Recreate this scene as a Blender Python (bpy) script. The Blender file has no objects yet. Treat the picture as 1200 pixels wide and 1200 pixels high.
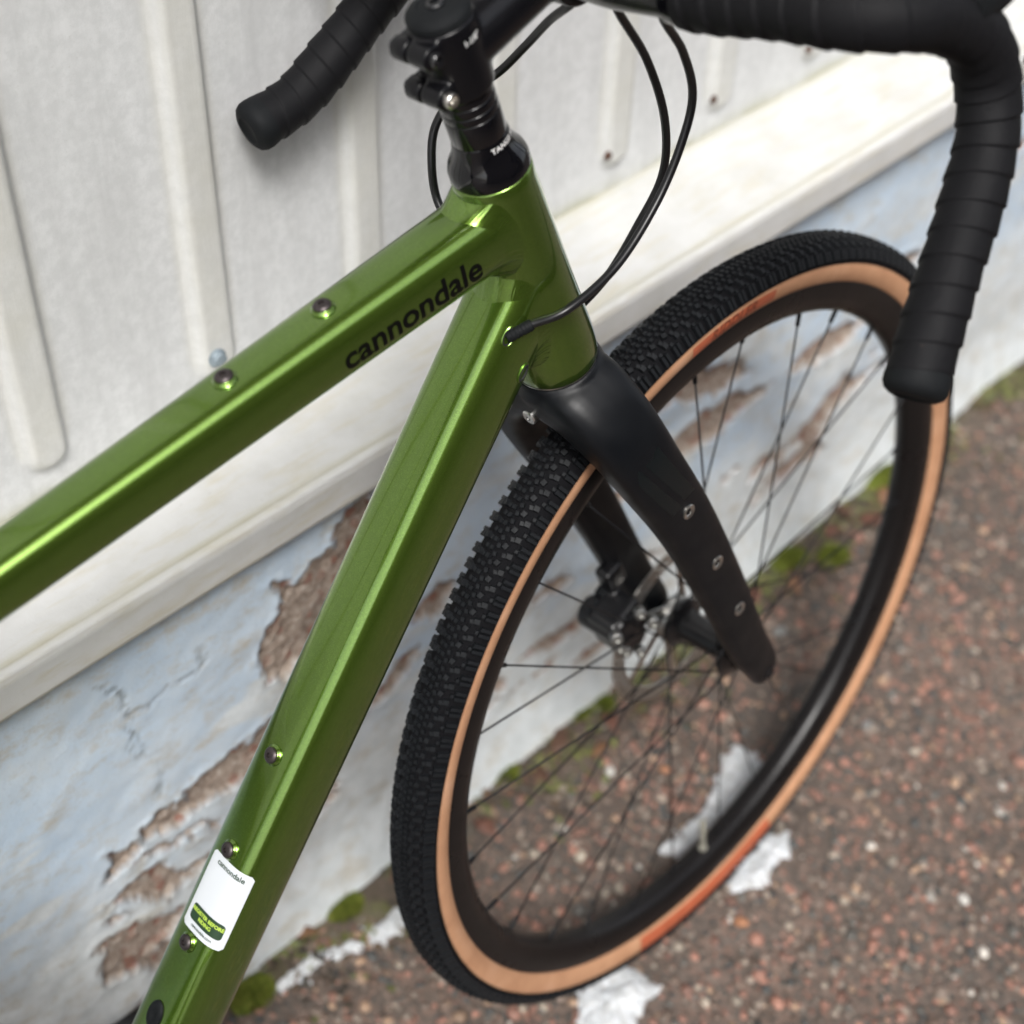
import bpy, bmesh, math, random
import numpy as np
from math import sin, cos, pi, radians
from mathutils import Vector, Matrix

random.seed(7)
RNG = np.random.default_rng(11)
scene = bpy.context.scene
COL = scene.collection

# ------------------------------------------------------------------ camera
CAMPOS = Vector((-0.73050, -0.49756, 1.31819))
YAW, PITCH, ROLL, FPX = 0.810431, -0.757511, 0.039478, 1848.8
cam_d = bpy.data.cameras.new('camera')
cam = bpy.data.objects.new('camera', cam_d)
COL.objects.link(cam)
scene.camera = cam
fw = Vector((cos(PITCH)*cos(YAW), cos(PITCH)*sin(YAW), sin(PITCH)))
rt = Vector((sin(YAW), -cos(YAW), 0)); up = rt.cross(fw)
rt2 = rt*cos(ROLL) + up*sin(ROLL); up2 = -rt*sin(ROLL) + up*cos(ROLL)
Mc = Matrix((rt2, up2, -fw)).transposed().to_4x4(); Mc.translation = CAMPOS
cam.matrix_world = Mc
cam_d.sensor_width = 36; cam_d.sensor_height = 36
cam_d.lens = 36*FPX/1200
cam_d.clip_start = 0.02; cam_d.clip_end = 400
cam_d.dof.use_dof = True
cam_d.dof.focus_distance = 0.95
cam_d.dof.aperture_fstop = 4.4
cam_d.dof.aperture_blades = 0

# ------------------------------------------------------------------ world, sun, exposure
SUN_EL, SUN_AZ = radians(52), radians(215)      # overcast: very soft
w = bpy.data.worlds.new('World'); scene.world = w; w.use_nodes = True
nt = w.node_tree; nt.nodes.clear()
sky = nt.nodes.new('ShaderNodeTexSky'); sky.sky_type = 'NISHITA'; sky.sun_disc = False
sky.sun_elevation = SUN_EL; sky.sun_rotation = SUN_AZ
sky.air_density = 1.0; sky.dust_density = 4.0; sky.ozone_density = 1.0
hsv = nt.nodes.new('ShaderNodeHueSaturation'); hsv.inputs['Saturation'].default_value = 0.32
bg = nt.nodes.new('ShaderNodeBackground'); bg.inputs['Strength'].default_value = 0.15
wo = nt.nodes.new('ShaderNodeOutputWorld')
nt.links.new(sky.outputs[0], hsv.inputs['Color']); nt.links.new(hsv.outputs[0], bg.inputs[0]); nt.links.new(bg.outputs[0], wo.inputs[0])
sd = bpy.data.lights.new('sun', 'SUN'); sd.energy = 1.35; sd.angle = radians(16); sd.color = (1, .985, .965)
so = bpy.data.objects.new('sun', sd); COL.objects.link(so)
sdir = Vector((sin(SUN_AZ)*cos(SUN_EL), cos(SUN_AZ)*cos(SUN_EL), sin(SUN_EL)))
so.rotation_euler = sdir.to_track_quat('Z', 'Y').to_euler(); so.location = sdir*5
scene.view_settings.view_transform = 'Standard'; scene.view_settings.look = 'None'
scene.view_settings.exposure = 0.94; scene.view_settings.gamma = 1; scene.view_settings.use_curve_mapping = False

# ------------------------------------------------------------------ helpers
def link(o, parent=None):
    COL.objects.link(o)
    if parent is not None: o.parent = parent
    return o
def empty(name, loc=(0, 0, 0)):
    o = bpy.data.objects.new(name, None); o.location = loc; o.empty_display_size = .05
    return link(o)
def tag(o, label=None, cat=None, group=None, kind=None):
    if label: o['label'] = label
    if cat: o['category'] = cat
    if group: o['group'] = group
    if kind: o['kind'] = kind
    return o
def mesh(name, V, F, smooth=True):
    me = bpy.data.meshes.new(name)
    V = np.asarray(V, dtype=np.float32)
    if isinstance(F, np.ndarray):
        n, k = F.shape
        me.vertices.add(len(V)); me.vertices.foreach_set('co', V.ravel())
        me.loops.add(n*k); me.loops.foreach_set('vertex_index', F.astype(np.int32).ravel())
        me.polygons.add(n); me.polygons.foreach_set('loop_start', np.arange(0, n*k, k, dtype=np.int32))
        me.update(calc_edges=True)
    else:
        me.from_pydata([tuple(map(float, v)) for v in V], [], F); me.update()
    if smooth: me.polygons.foreach_set('use_smooth', np.ones(len(me.polygons), dtype=bool))
    me.update()
    return me
class G:
    """collects verts/faces of several shapes into one mesh"""
    def __init__(s): s.V = []; s.F = []
    def add(s, V, F, M=None):
        b = len(s.V)
        for v in V:
            v = Vector(v)
            s.V.append(M @ v if M is not None else v)
        for f in F: s.F.append([b+i for i in f])
        return s
    def obj(s, name, mat, parent=None, smooth=True, auto=None):
        me = mesh(name, [tuple(v) for v in s.V], s.F, smooth)
        o = bpy.data.objects.new(name, me); me.materials.append(mat)
        if auto is not None and smooth:
            me.set_sharp_from_angle(angle=radians(auto))
        return link(o, parent)
def loft(rings, closed=True, cap0=True, cap1=True):
    V = []; F = []; n = len(rings[0])
    for r in rings: V += [Vector(v) for v in r]
    for i in range(len(rings)-1):
        for j in range(n if closed else n-1):
            k = (j+1) % n
            F.append([i*n+j, i*n+k, (i+1)*n+k, (i+1)*n+j])
    if cap0: F.append(list(range(n))[::-1])
    if cap1: F.append([(len(rings)-1)*n+i for i in range(n)])
    return V, F
def frame(axis):
    a = Vector(axis).normalized()
    h = Vector((0, 1, 0)) if abs(a.y) < .9 else Vector((1, 0, 0))
    x = h.cross(a).normalized(); y = a.cross(x)
    return x, y, a
def revolve(prof, org, axis, n=48, caps=True):
    x, y, a = frame(axis); org = Vector(org)
    rings = [[org + a*h + (x*cos(t)+y*sin(t))*r for t in [2*pi*k/n for k in range(n)]] for h, r in prof]
    return loft(rings, True, caps, caps)
def cyl(p, q, r, n=24, bev=0.0, r2=None):
    p = Vector(p); q = Vector(q); L = (q-p).length; r2 = r if r2 is None else r2
    if bev > 0: prof = [(0, r-bev), (bev*.3, r-bev*.3), (bev, r), (L-bev, r2), (L-bev*.3, r2-bev*.3), (L, r2-bev)]
    else: prof = [(0, r), (L, r2)]
    return revolve(prof, p, q-p, n)
def rbox(cx, cy, cz, sx, sy, sz, b=.001, rot=None):
    bm = bmesh.new(); bmesh.ops.create_cube(bm, size=1)
    for v in bm.verts: v.co = Vector((v.co.x*sx, v.co.y*sy, v.co.z*sz))
    bmesh.ops.bevel(bm, geom=bm.edges[:], offset=b, segments=2, profile=.6, affect='EDGES')
    bm.verts.index_update()
    M = Matrix.Translation((cx, cy, cz)) @ (rot.to_4x4() if rot is not None else Matrix.Identity(4))
    V = [M @ v.co for v in bm.verts]; F = [[v.index for v in f.verts] for f in bm.faces]
    bm.free(); return V, F
def catmull(P, m=8):
    P = [Vector(p) for p in P]; Q = [P[0]*2-P[1]] + P + [P[-1]*2-P[-2]]; out = []
    for i in range(1, len(Q)-2):
        a, b, c, d = Q[i-1:i+3]
        for k in range(m):
            t = k/m
            out.append(.5*((2*b)+(c-a)*t+(2*a-5*b+4*c-d)*t*t+(3*b-a-3*c+d)*t**3))
    out.append(P[-1]); return out
def sweep(path, rad, n=16, caps=True, ref=None):
    """rad(i, s, theta) or number; parallel-transport frame"""
    path = [Vector(p) for p in path]; N = len(path); rings = []; s = 0
    T = [(path[min(i+1, N-1)]-path[max(i-1, 0)]).normalized() for i in range(N)]
    x = Vector(ref) if ref is not None else frame(T[0])[0]
    for i in range(N):
        if i: s += (path[i]-path[i-1]).length
        x = (x - T[i]*x.dot(T[i])).normalized(); y = T[i].cross(x)
        ring = []
        for k in range(n):
            t = 2*pi*k/n
            r = rad(i, s, t) if callable(rad) else rad
            if isinstance(r, tuple): ring.append(path[i] + x*r[0] + y*r[1])
            else: ring.append(path[i] + (x*cos(t)+y*sin(t))*r)
        rings.append(ring)
    return loft(rings, True, caps, caps)
def sq(a, b, e):
    def f(t):
        c, s_ = cos(t), sin(t)
        return (a*math.copysign(abs(c)**(2/e), c), b*math.copysign(abs(s_)**(2/e), s_))
    return f
def remesh(g, name, mat, parent, vox, it=6):
    """fuse the collected solids into one continuous skin"""
    o = g.obj(name, mat, None)
    m = o.modifiers.new('r', 'REMESH'); m.mode = 'VOXEL'; m.voxel_size = vox; m.use_smooth_shade = True
    m2 = o.modifiers.new('s', 'SMOOTH'); m2.factor = .5; m2.iterations = it
    dg = bpy.context.evaluated_depsgraph_get(); ev = o.evaluated_get(dg)
    me = bpy.data.meshes.new_from_object(ev); o.modifiers.clear(); o.data = me
    me.polygons.foreach_set('use_smooth', np.ones(len(me.polygons), dtype=bool))
    o.parent = parent
    return o
def ico(sub=1):
    bm = bmesh.new(); bmesh.ops.create_icosphere(bm, subdivisions=sub, radius=1)
    bm.verts.index_update()
    V = np.array([v.co[:] for v in bm.verts]); F = np.array([[v.index for v in f.verts] for f in bm.faces]); bm.free()
    return V, F

# numpy value noise
def vnoise(x, y, seed=0):
    xi = np.floor(x).astype(np.int64); yi = np.floor(y).astype(np.int64); fx = x-xi; fy = y-yi
    fx = fx*fx*(3-2*fx); fy = fy*fy*(3-2*fy)
    def h(a, b):
        n = (a*374761393 + b*668265263 + seed*974634777) & 0x7fffffff
        n = ((n ^ (n >> 13))*1274126177) & 0x7fffffff
        return ((n ^ (n >> 16)) & 0xffff)/65535.0
    return (h(xi, yi)*(1-fx)+h(xi+1, yi)*fx)*(1-fy)+(h(xi, yi+1)*(1-fx)+h(xi+1, yi+1)*fx)*fy
def fbm(x, y, oct=4, seed=0):
    s = 0; a = .5; t = 0
    for k in range(oct):
        s = s + a*vnoise(x*2**k, y*2**k, seed+k); t += a; a *= .5
    return s/t
def polysd(X, Y, P):
    """signed distance, positive inside"""
    d = np.full(X.shape, 1e9); ins = np.zeros(X.shape, bool); n = len(P)
    for i in range(n):
        ax, ay = P[i]; bx, by = P[(i+1) % n]; ex, ey = bx-ax, by-ay
        t = np.clip(((X-ax)*ex+(Y-ay)*ey)/(ex*ex+ey*ey+1e-12), 0, 1)
        d = np.minimum(d, np.hypot(X-ax-t*ex, Y-ay-t*ey))
        c = ((ay > Y) != (by > Y)) & (X < (bx-ax)*(Y-ay)/(by-ay+1e-12)+ax)
        ins ^= c
    return np.where(ins, d, -d)
def setattr_float(me, name, arr):
    a = me.attributes.new(name, 'FLOAT', 'POINT'); a.data.foreach_set('value', np.asarray(arr, dtype=np.float32).ravel())
def grid_mesh(name, X, Y, Z):
    h, wd = X.shape
    V = np.stack([X.ravel(), Y.ravel(), Z.ravel()], 1)
    i = np.arange(h*wd).reshape(h, wd)
    F = np.stack([i[:-1, :-1].ravel(), i[:-1, 1:].ravel(), i[1:, 1:].ravel(), i[1:, :-1].ravel()], 1)
    return mesh(name, V, F)

# ------------------------------------------------------------------ materials
class Mat:
    def __init__(s, name, base=(.5, .5, .5), rough=.5, metal=0, coat=0, crough=.05, spec=.5):
        s.m = bpy.data.materials.new(name); s.m.use_nodes = True; s.nt = s.m.node_tree
        s.b = s.nt.nodes['Principled BSDF']
        s.b.inputs['Base Color'].default_value = (*base, 1); s.b.inputs['Roughness'].default_value = rough
        s.b.inputs['Metallic'].default_value = metal; s.b.inputs['Coat Weight'].default_value = coat
        s.b.inputs['Coat Roughness'].default_value = crough; s.b.inputs['Specular IOR Level'].default_value = spec
        s.tc = None
    def n(s, t, **kw):
        nd = s.nt.nodes.new(t)
        for k, v in kw.items():
            if k in nd.inputs.keys(): nd.inputs[k].default_value = v
            else: setattr(nd, k, v)
        return nd
    def l(s, a, b): s.nt.links.new(a, b)
    def co(s):
        if s.tc is None: s.tc = s.n('ShaderNodeTexCoord')
        return s.tc.outputs['Object']
    def noise(s, scale, detail=4, rough=.5, vec=None, dist=0):
        nd = s.n('ShaderNodeTexNoise'); nd.inputs['Scale'].default_value = scale; nd.inputs['Detail'].default_value = detail
        nd.inputs['Roughness'].default_value = rough; nd.inputs['Distortion'].default_value = dist
        s.l(vec if vec is not None else s.co(), nd.inputs['Vector']); return nd.outputs[0]
    def map(s, scale=(1, 1, 1)):
        nd = s.n('ShaderNodeMapping'); nd.inputs['Scale'].default_value = scale; s.l(s.co(), nd.inputs[0]); return nd.outputs[0]
    def ramp(s, fac, stops):
        nd = s.n('ShaderNodeValToRGB'); cr = nd.color_ramp
        while len(cr.elements) < len(stops): cr.elements.new(.5)
        for e, (p, c) in zip(cr.elements, stops):
            e.position = p; e.color = (*c, 1) if isinstance(c, tuple) else (c, c, c, 1)
        s.l(fac, nd.inputs[0]); return nd.outputs[0]
    def mix(s, fac, a, b, mode='MIX'):
        nd = s.n('ShaderNodeMix', data_type='RGBA', blend_type=mode)
        for sock, v in ((nd.inputs[0], fac), (nd.inputs[6], a), (nd.inputs[7], b)):
            if hasattr(v, 'is_linked') or isinstance(v, bpy.types.NodeSocket): s.l(v, sock)
            elif isinstance(v, tuple): sock.default_value = (*v, 1)
            else: sock.default_value = v
        return nd.outputs[2]
    def attr(s, name):
        nd = s.n('ShaderNodeAttribute'); nd.attribute_name = name; return nd
    def math(s, op, a, b=None):
        nd = s.n('ShaderNodeMath', operation=op)
        for i, v in enumerate((a, b)):
            if v is None: continue
            if isinstance(v, bpy.types.NodeSocket): s.l(v, nd.inputs[i])
            else: nd.inputs[i].default_value = v
        return nd.outputs[0]
    def bump(s, h, strength=.3, dist=.001, prev=None):
        nd = s.n('ShaderNodeBump'); nd.inputs['Strength'].default_value = strength; nd.inputs['Distance'].default_value = dist
        s.l(h, nd.inputs['Height'])
        if prev is not None: s.l(prev, nd.inputs['Normal'])
        return nd.outputs[0]
    def base(s, c): s.l(c, s.b.inputs['Base Color']); return s
    def rough(s, c): s.l(c, s.b.inputs['Roughness']); return s
    def normal(s, c): s.l(c, s.b.inputs['Normal']); return s

def M_green():
    m = Mat('green_metallic_paint', (.13, .30, .03), .235, .88, 1.0, .02)
    v = m.n('ShaderNodeTexVoronoi'); v.inputs['Scale'].default_value = 2600; m.l(m.co(), v.inputs['Vector'])
    cr = m.ramp(v.outputs['Color'], [(0, (.098, .178, .018)), (.6, (.128, .225, .026)), (1, (.20, .33, .06))])
    dust = m.ramp(m.noise(420, 2, .5), [(.795, 0.0), (.82, .55)])
    m.base(m.mix(dust, cr, (.45, .47, .42)))
    m.l(m.ramp(m.noise(30, 6, .7), [(.35, .012), (.75, .09)]), m.b.inputs['Coat Roughness'])
    m.normal(m.bump(v.outputs['Color'], .07, .0002))
    return m.m
def M_plain(name, base, rough, metal=0, coat=0, bs=None, bst=.1, bd=.0004, spec=.5, var=0, crough=.05):
    m = Mat(name, base, rough, metal, coat, crough, spec)
    if bs: m.normal(m.bump(m.noise(bs, 3), bst, bd))
    if var:
        c = m.ramp(m.noise(60, 5, .6), [(.3, tuple(b*(1-var) for b in base)), (.7, tuple(min(1, b*(1+var)) for b in base))]); m.base(c)
        m.rough(m.ramp(m.noise(35, 4), [(.3, max(0, rough-.08)), (.7, min(1, rough+.1))]))
    return m.m
green = M_green()
black_matt = M_plain('matt_black_carbon_paint', (.004, .0047, .006), .40, spec=.24, bs=900, bst=.03, var=.1)
black_gloss_decal = M_plain('gloss_black_decal', (.005, .007, .0078), .26, spec=.28)
black_ano = M_plain('black_anodised_metal', (.007, .007, .008), .25, .0, spec=.5, coat=.2)
black_gloss = M_plain('gloss_black_headset_cover', (.003, .003, .004), .07, spec=.5)
black_satin = M_plain('satin_black_stem', (.004, .004, .005), .27, spec=.30, bs=1500, bst=.04)
alu_dull = M_plain('zinc_bolt', (.42, .42, .40), .38, 1.0)
alu = M_plain('bare_aluminium', (.62, .62, .60), .3, 1.0)
steel = M_plain('brushed_steel', (.60, .58, .54), .3, 1.0, bs=500, bst=.1)
screw_mat = M_plain('black_oxide_steel', (.06, .05, .05), .38, .7)
rubber = M_plain('black_rubber', (.007, .008, .009), .65, spec=.16, bs=700, bst=.15, var=.15)
tread_base = M_plain('tyre_casing_rubber', (.006, .006, .007), .85, spec=.08)
knob_rubber = M_plain('tread_rubber', (.0085, .0095, .011), .56, spec=.18, bs=900, bst=.12, var=.2)
spoke_mat = M_plain('black_spoke_steel', (.008, .008, .009), .5, 0, spec=.2)
cable_mat = M_plain('black_cable_housing', (.008, .008, .009), .35, spec=.45)
white_print = M_plain('white_print', (.8, .8, .78), .5)
black_print = M_plain('black_print', (.002, .002, .002), .45, spec=.15)
caliper_mat = M_plain('black_caliper', (.005, .005, .006), .3, spec=.5)
def M_tape():
    m = Mat('black_bar_tape', (.006, .006, .007), .6, spec=.14)
    n1 = m.noise(240, 3, .6); n2 = m.noise(1800, 2)
    m.normal(m.bump(n2, .5, .0004, m.bump(n1, .5, .0008)))
    sp = m.ramp(m.noise(260, 2), [(.80, (.007, .007, .008)), (.84, (.12, .09, .07))])
    m.base(sp); return m.m
tape = M_tape()
def M_rim():
    m = Mat('black_rim', (.007, .006, .006), .30, spec=.28); m.rough(m.ramp(m.noise(25, 4), [(.3, .24), (.7, .42)])); return m.m
rim_mat = M_rim()
def M_tan():
    m = Mat('tan_sidewall', (.46, .25, .15), .62, spec=.3)
    n = m.noise(40, 5, .6)
    m.base(m.ramp(n, [(.25, (.39, .20, .11)), (.55, (.48, .262, .148)), (.8, (.54, .315, .20))]))
    m.normal(m.bump(m.noise(1400, 2), .15, .0003)); return m.m
tan = M_tan()
orange = M_plain('orange_red_label_print', (.40, .10, .045), .5, var=.15)
dark_print = M_plain('dark_red_brown_print', (.16, .035, .015), .5)

# ================================================================== SETTING: wall
WY, WD = 0.0599666, 0.2420756
wt = Vector((cos(WY), sin(WY), 0)); wn = Vector((-sin(WY), cos(WY), 0))
WM = Matrix(((wt.x, wn.x, 0, wn.x*WD), (wt.y, wn.y, 0, wn.y*WD), (0, 0, 1, 0), (0, 0, 0, 1)))   # local: x along wall, y into wall, z up
wall = empty('house_wall'); wall.matrix_world = WM
tag(wall, 'old house wall with white ribbed metal siding above a peeling pale blue plinth', 'wall')

def M_plaster():
    m = Mat('peeling_blue_plaster', (.5, .55, .6), .85, spec=.25)
    peel = m.attr('peel').outputs['Fac']; wht = m.attr('white').outputs['Fac']; crk = m.attr('crack').outputs['Fac']
    n1 = m.noise(9, 6, .6); n2 = m.noise(45, 6, .65); n3 = m.noise(300, 4, .6)
    blue = m.ramp(n1, [(.25, (.44, .55, .67)), (.5, (.52, .62, .72)), (.75, (.62, .69, .745))])
    blue = m.mix(m.ramp(n2, [(.45, 0.0), (.75, .5)]), blue, (.60, .64, .66))
    white = m.ramp(n2, [(.3, (.52, .555, .56)), (.6, (.66, .695, .705))])
    c = m.mix(wht, blue, white)
    stain = m.ramp(m.noise(24, 6, .75, m.map((1, 1, 1.8))), [(.50, 0.0), (.70, .8)])
    c = m.mix(stain, c, (.45, .405, .32))
    c = m.mix(m.ramp(n3, [(.62, 0.0), (.75, .45)]), c, (.30, .31, .31))
    br = m.ramp(m.noise(150, 6, .75), [(.32, (.12, .085, .065)), (.45, (.30, .235, .19)), (.56, (.41, .34, .285)), (.7, (.58, .52, .46))])
    vo = m.n('ShaderNodeTexVoronoi'); vo.inputs['Scale'].default_value = 130; m.l(m.co(), vo.inputs['Vector'])
    br = m.mix(m.ramp(vo.outputs['Color'], [(.72, 0.0), (.85, .8)]), br, (.27, .12, .085))
    br = m.mix(m.ramp(vo.outputs['Color'], [(.0, .6), (.12, 0.0)]), br, (.55, .53, .49))
    c = m.mix(peel, c, br)
    c = m.mix(crk, c, (.10, .11, .10))
    m.base(c)
    h = m.math('ADD', m.math('MULTIPLY', n3, m.math('ADD', m.math('MULTIPLY', peel, 2.5), .5)), m.math('MULTIPLY', n2, .6))
    m.normal(m.bump(h, .6, .0015)); return m.m
PEELS = [
 [(-0.190, 0.478), (-0.207, 0.463), (-0.221, 0.445), (-0.240, 0.449), (-0.255, 0.440), (-0.270, 0.4545), (-0.279, 0.452), (-0.270, 0.434), (-0.277, 0.423), (-0.294, 0.401), (-0.298, 0.385), (-0.295, 0.362), (-0.299, 0.35), (-0.265, 0.338), (-0.246, 0.354), (-0.213, 0.37), (-0.170, 0.400), (-0.150, 0.46)],
 [(-0.424, 0.279), (-0.411, 0.289), (-0.391, 0.276), (-0.344, 0.296), (-0.321, 0.301), (-0.299, 0.302), (-0.274, 0.30), (-0.26, 0.285), (-0.313, 0.252), (-0.329, 0.25), (-0.359, 0.252), (-0.399, 0.255), (-0.423, 0.265)],
 [(-0.453, 0.278), (-0.438, 0.274), (-0.424, 0.26), (-0.428, 0.252), (-0.442, 0.251), (-0.465, 0.256)],
 [(-0.47, 0.222), (-0.445, 0.226), (-0.417, 0.218), (-0.391, 0.191), (-0.372, 0.192), (-0.355, 0.20), (-0.345, 0.172), (-0.396, 0.175), (-0.419, 0.172), (-0.437, 0.197)],
 [(-0.48, 0.185), (-0.448, 0.172), (-0.42, 0.160), (-0.395, 0.150), (-0.405, 0.128), (-0.43, 0.118), (-0.46, 0.105), (-0.49, 0.12)],
 [(-0.36, 0.165), (-0.33, 0.158), (-0.30, 0.168), (-0.315, 0.148), (-0.35, 0.142)],
 [(-0.20, 0.235), (-0.165, 0.255), (-0.12, 0.262), (-0.135, 0.240), (-0.175, 0.222)],
 [(-0.44, 0.245), (-0.40, 0.236), (-0.37, 0.236), (-0.36, 0.222), (-0.41, 0.226)],
 [(0.10, 0.285), (0.15, 0.289), (0.205, 0.298), (0.243, 0.312), (0.299, 0.312), (0.327, 0.302), (0.39, 0.286), (0.346, 0.272), (0.299, 0.259), (0.25, 0.264), (0.20, 0.262), (0.14, 0.27)],
 [(0.150, 0.395), (0.217, 0.385), (0.251, 0.377), (0.315, 0.356), (0.343, 0.325), (0.301, 0.321), (0.237, 0.336), (0.17, 0.36)],
 [(0.464, 0.302), (0.523, 0.296), (0.560, 0.288), (0.512, 0.262), (0.454, 0.265), (0.400, 0.283)],
 [(0.55, 0.33), (0.63, 0.34), (0.66, 0.32), (0.60, 0.30)],
 [(-0.034, 0.119), (-0.041, 0.144), (-0.016, 0.126), (-0.01, 0.105)],
 [(-0.10, 0.20), (-0.06, 0.215), (-0.04, 0.19), (-0.07, 0.185)],
 [(0.0, 0.215), (0.045, 0.232), (0.09, 0.214), (0.06, 0.198)],
 [(0.14, 0.155), (0.18, 0.165), (0.22, 0.15), (0.18, 0.14)],
 [(-0.13, 0.30), (-0.11, 0.33), (-0.075, 0.315), (-0.10, 0.29)],
]
CRACKS = [[(-0.441, 0.471), (-0.412, 0.433), (-0.404, 0.412), (-0.353, 0.414), (-0.354, 0.438)],
          [(-0.407, 0.415), (-0.409, 0.377), (-0.399, 0.346), (-.405, .30)], [(0.62, .1), (.60, .2), (.63, .3), (.61, .42)],
          [(-.02, .48), (.0, .40), (-.01, .34), (.03, .28)]]
def build_plinth():
    us = np.concatenate([np.arange(-3.6, -.8, .02), np.arange(-.8, 1.3, .0028), np.arange(1.3, 6.0, .02)])
    zs = np.arange(-.03, .5301, .0028)
    U_, Z_ = np.meshgrid(us, zs)
    w1 = (fbm(U_*38, Z_*38, 5, 3)-.5)+.5*(fbm(U_*150, Z_*150, 3, 13)-.5); w2 = (fbm(U_*38+50, Z_*38+9, 5, 9)-.5)+.5*(fbm(U_*150+7, Z_*150, 3, 14)-.5)
    Xw = U_+w1*.030; Zw = Z_+w2*.026
    sdm = np.full(U_.shape, -1.0)
    for P in PEELS: sdm = np.maximum(sdm, polysd(Xw, Zw, P))
    # further random flakes, mostly along slanting bands and low on the wall
    fn = fbm(U_*6+Z_*4, Z_*17-U_*2, 5, 21)
    thr = .765-.085*np.clip((.33-Z_)/.15, 0, 1)*(Z_ > .06)
    thr = thr+np.where((Z_ > .30) & (U_ < .1), .2, 0.0)
    sd2 = (fn+.10*(fbm(U_*110, Z_*110, 3, 23)-.5)-thr)*.25
    sdm = np.maximum(sdm, sd2)
    peel = np.clip(sdm/.0022+.5, 0, 1)
    depth = np.clip(sdm/.004+.2, 0, 1)
    lip = np.exp(-((sdm+.003)/.003)**2)*.0012
    crack = np.zeros(U_.shape)
    for C in CRACKS:
        for (a, b) in zip(C[:-1], C[1:]):
            ex, ey = b[0]-a[0], b[1]-a[1]
            t = np.clip(((Xw-a[0])*ex+(Zw-a[1])*ey)/(ex*ex+ey*ey), 0, 1)
            d = np.hypot(Xw-a[0]-t*ex, Zw-a[1]-t*ey)
            crack = np.maximum(crack, np.clip(1-d/.0022, 0, 1))
    crack *= .7*(1-peel)*np.clip(fbm(U_*20, Z_*20, 2, 5)*2.2-.6, 0, 1)
    rough = (fbm(U_*120, Z_*120, 4, 31)-.5)*.006*depth
    soft = (fbm(U_*7, Z_*7, 4, 41)-.5)*.010+(fbm(U_*60, Z_*60, 3, 47)-.5)*.0012
    flare = -np.clip((.10-Z_)/.13, 0, 1)**1.6*.030
    Y_ = depth*.0065+rough+soft+flare-lip+crack*.003
    white = np.clip((.27-Z_+(fbm(U_*5, Z_*9, 4, 61)-.5)*.30)/.10, 0, 1)
    white = np.maximum(white, np.clip((fbm(U_*9+Z_*14, Z_*26-U_*4, 4, 71)-.56)/.08, 0, 1)*.9)
    white *= np.clip((.43-Z_)/.05, 0, 1)
    me = grid_mesh('plinth', U_, Y_, Z_)
    setattr_float(me, 'peel', peel); setattr_float(me, 'white', white); setattr_float(me, 'crack', crack)
    me.materials.append(M_plaster())
    o = bpy.data.objects.new('plinth', me); link(o, wall); o['label'] = 'pale blue painted plaster flaking off brown mortar'
build_plinth()

def M_sill():
    m = Mat('weathered_white_sill_paint', (.7, .7, .66), .6, spec=.35)
    n = m.noise(14, 6, .65); n2 = m.noise(3, 5, .6, m.map((6, 30, 30))); n3 = m.noise(260, 4, .6)
    c = m.ramp(n, [(.25, (.51, .51, .48)), (.5, (.595, .598, .585)), (.75, (.65, .655, .65))])
    c = m.mix(m.ramp(n2, [(.50, 0.0), (.72, .6)]), c, (.52, .48, .36))
    st = m.attr('stain').outputs['Fac']
    c = m.mix(m.math('MULTIPLY', st, m.ramp(n, [(.35, .25), (.65, .95)])), c, (.44, .42, .31))
    c = m.mix(m.ramp(n3, [(.66, 0.0), (.78, .5)]), c, (.38, .38, .35))
    m.base(c); m.normal(m.bump(n3, .25, .0006, m.bump(n, .3, .004))); return m.m
def build_sill():
    us = np.concatenate([np.arange(-3.6, -.8, .05), np.arange(-.8, 1.4, .006), np.arange(1.4, 6.0, .05)])
    prof = []
    def seg(a, b, n):
        for k in range(n): t = k/n; prof.append((a[0]+(b[0]-a[0])*t, a[1]+(b[1]-a[1])*t))
    seg((.010, .519), (-.0270, .5165), 8); seg((-.0270, .5165), (-.0300, .5190), 2); seg((-.0300, .5190), (-.0305, .5480), 9)
    seg((-.0305, .5480), (-.0290, .5530), 3); seg((-.0290, .5530), (-.0240, .5545), 3); seg((-.0240, .5545), (-.0215, .5532), 2); seg((-.0215, .5532), (.0900, .5572), 40)
    prof.append((.0900, .5572)); prof.append((.1000, .5572))
    P = np.array(prof)
    U_, Py = np.meshgrid(us, P[:, 0], indexing='ij'); _, Pz = np.meshgrid(us, P[:, 1], indexing='ij')
    wob = (fbm(U_*3, U_*0+3, 3, 4)-.5)*.004; top = (fbm(U_*16, Py*60, 4, 8)-.5)*.0018
    stain = np.maximum(np.exp(-((Py+.021)/.0035)**2)*(Pz > .545), np.exp(-((Py-.088)/.007)**2)*1.0)
    stain = np.maximum(stain, np.exp(-((Pz-.519)/.003)**2)*(Py < -.02)*.5)
    me = grid_mesh('sill_board', U_, Py+wob*.5, Pz+wob*.5+top*(Pz > .5525))
    setattr_float(me, 'stain', np.clip(stain, 0, 1)); me.materials.append(M_sill())
    link(bpy.data.objects.new('sill_board', me), wall)
build_sill()

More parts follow.
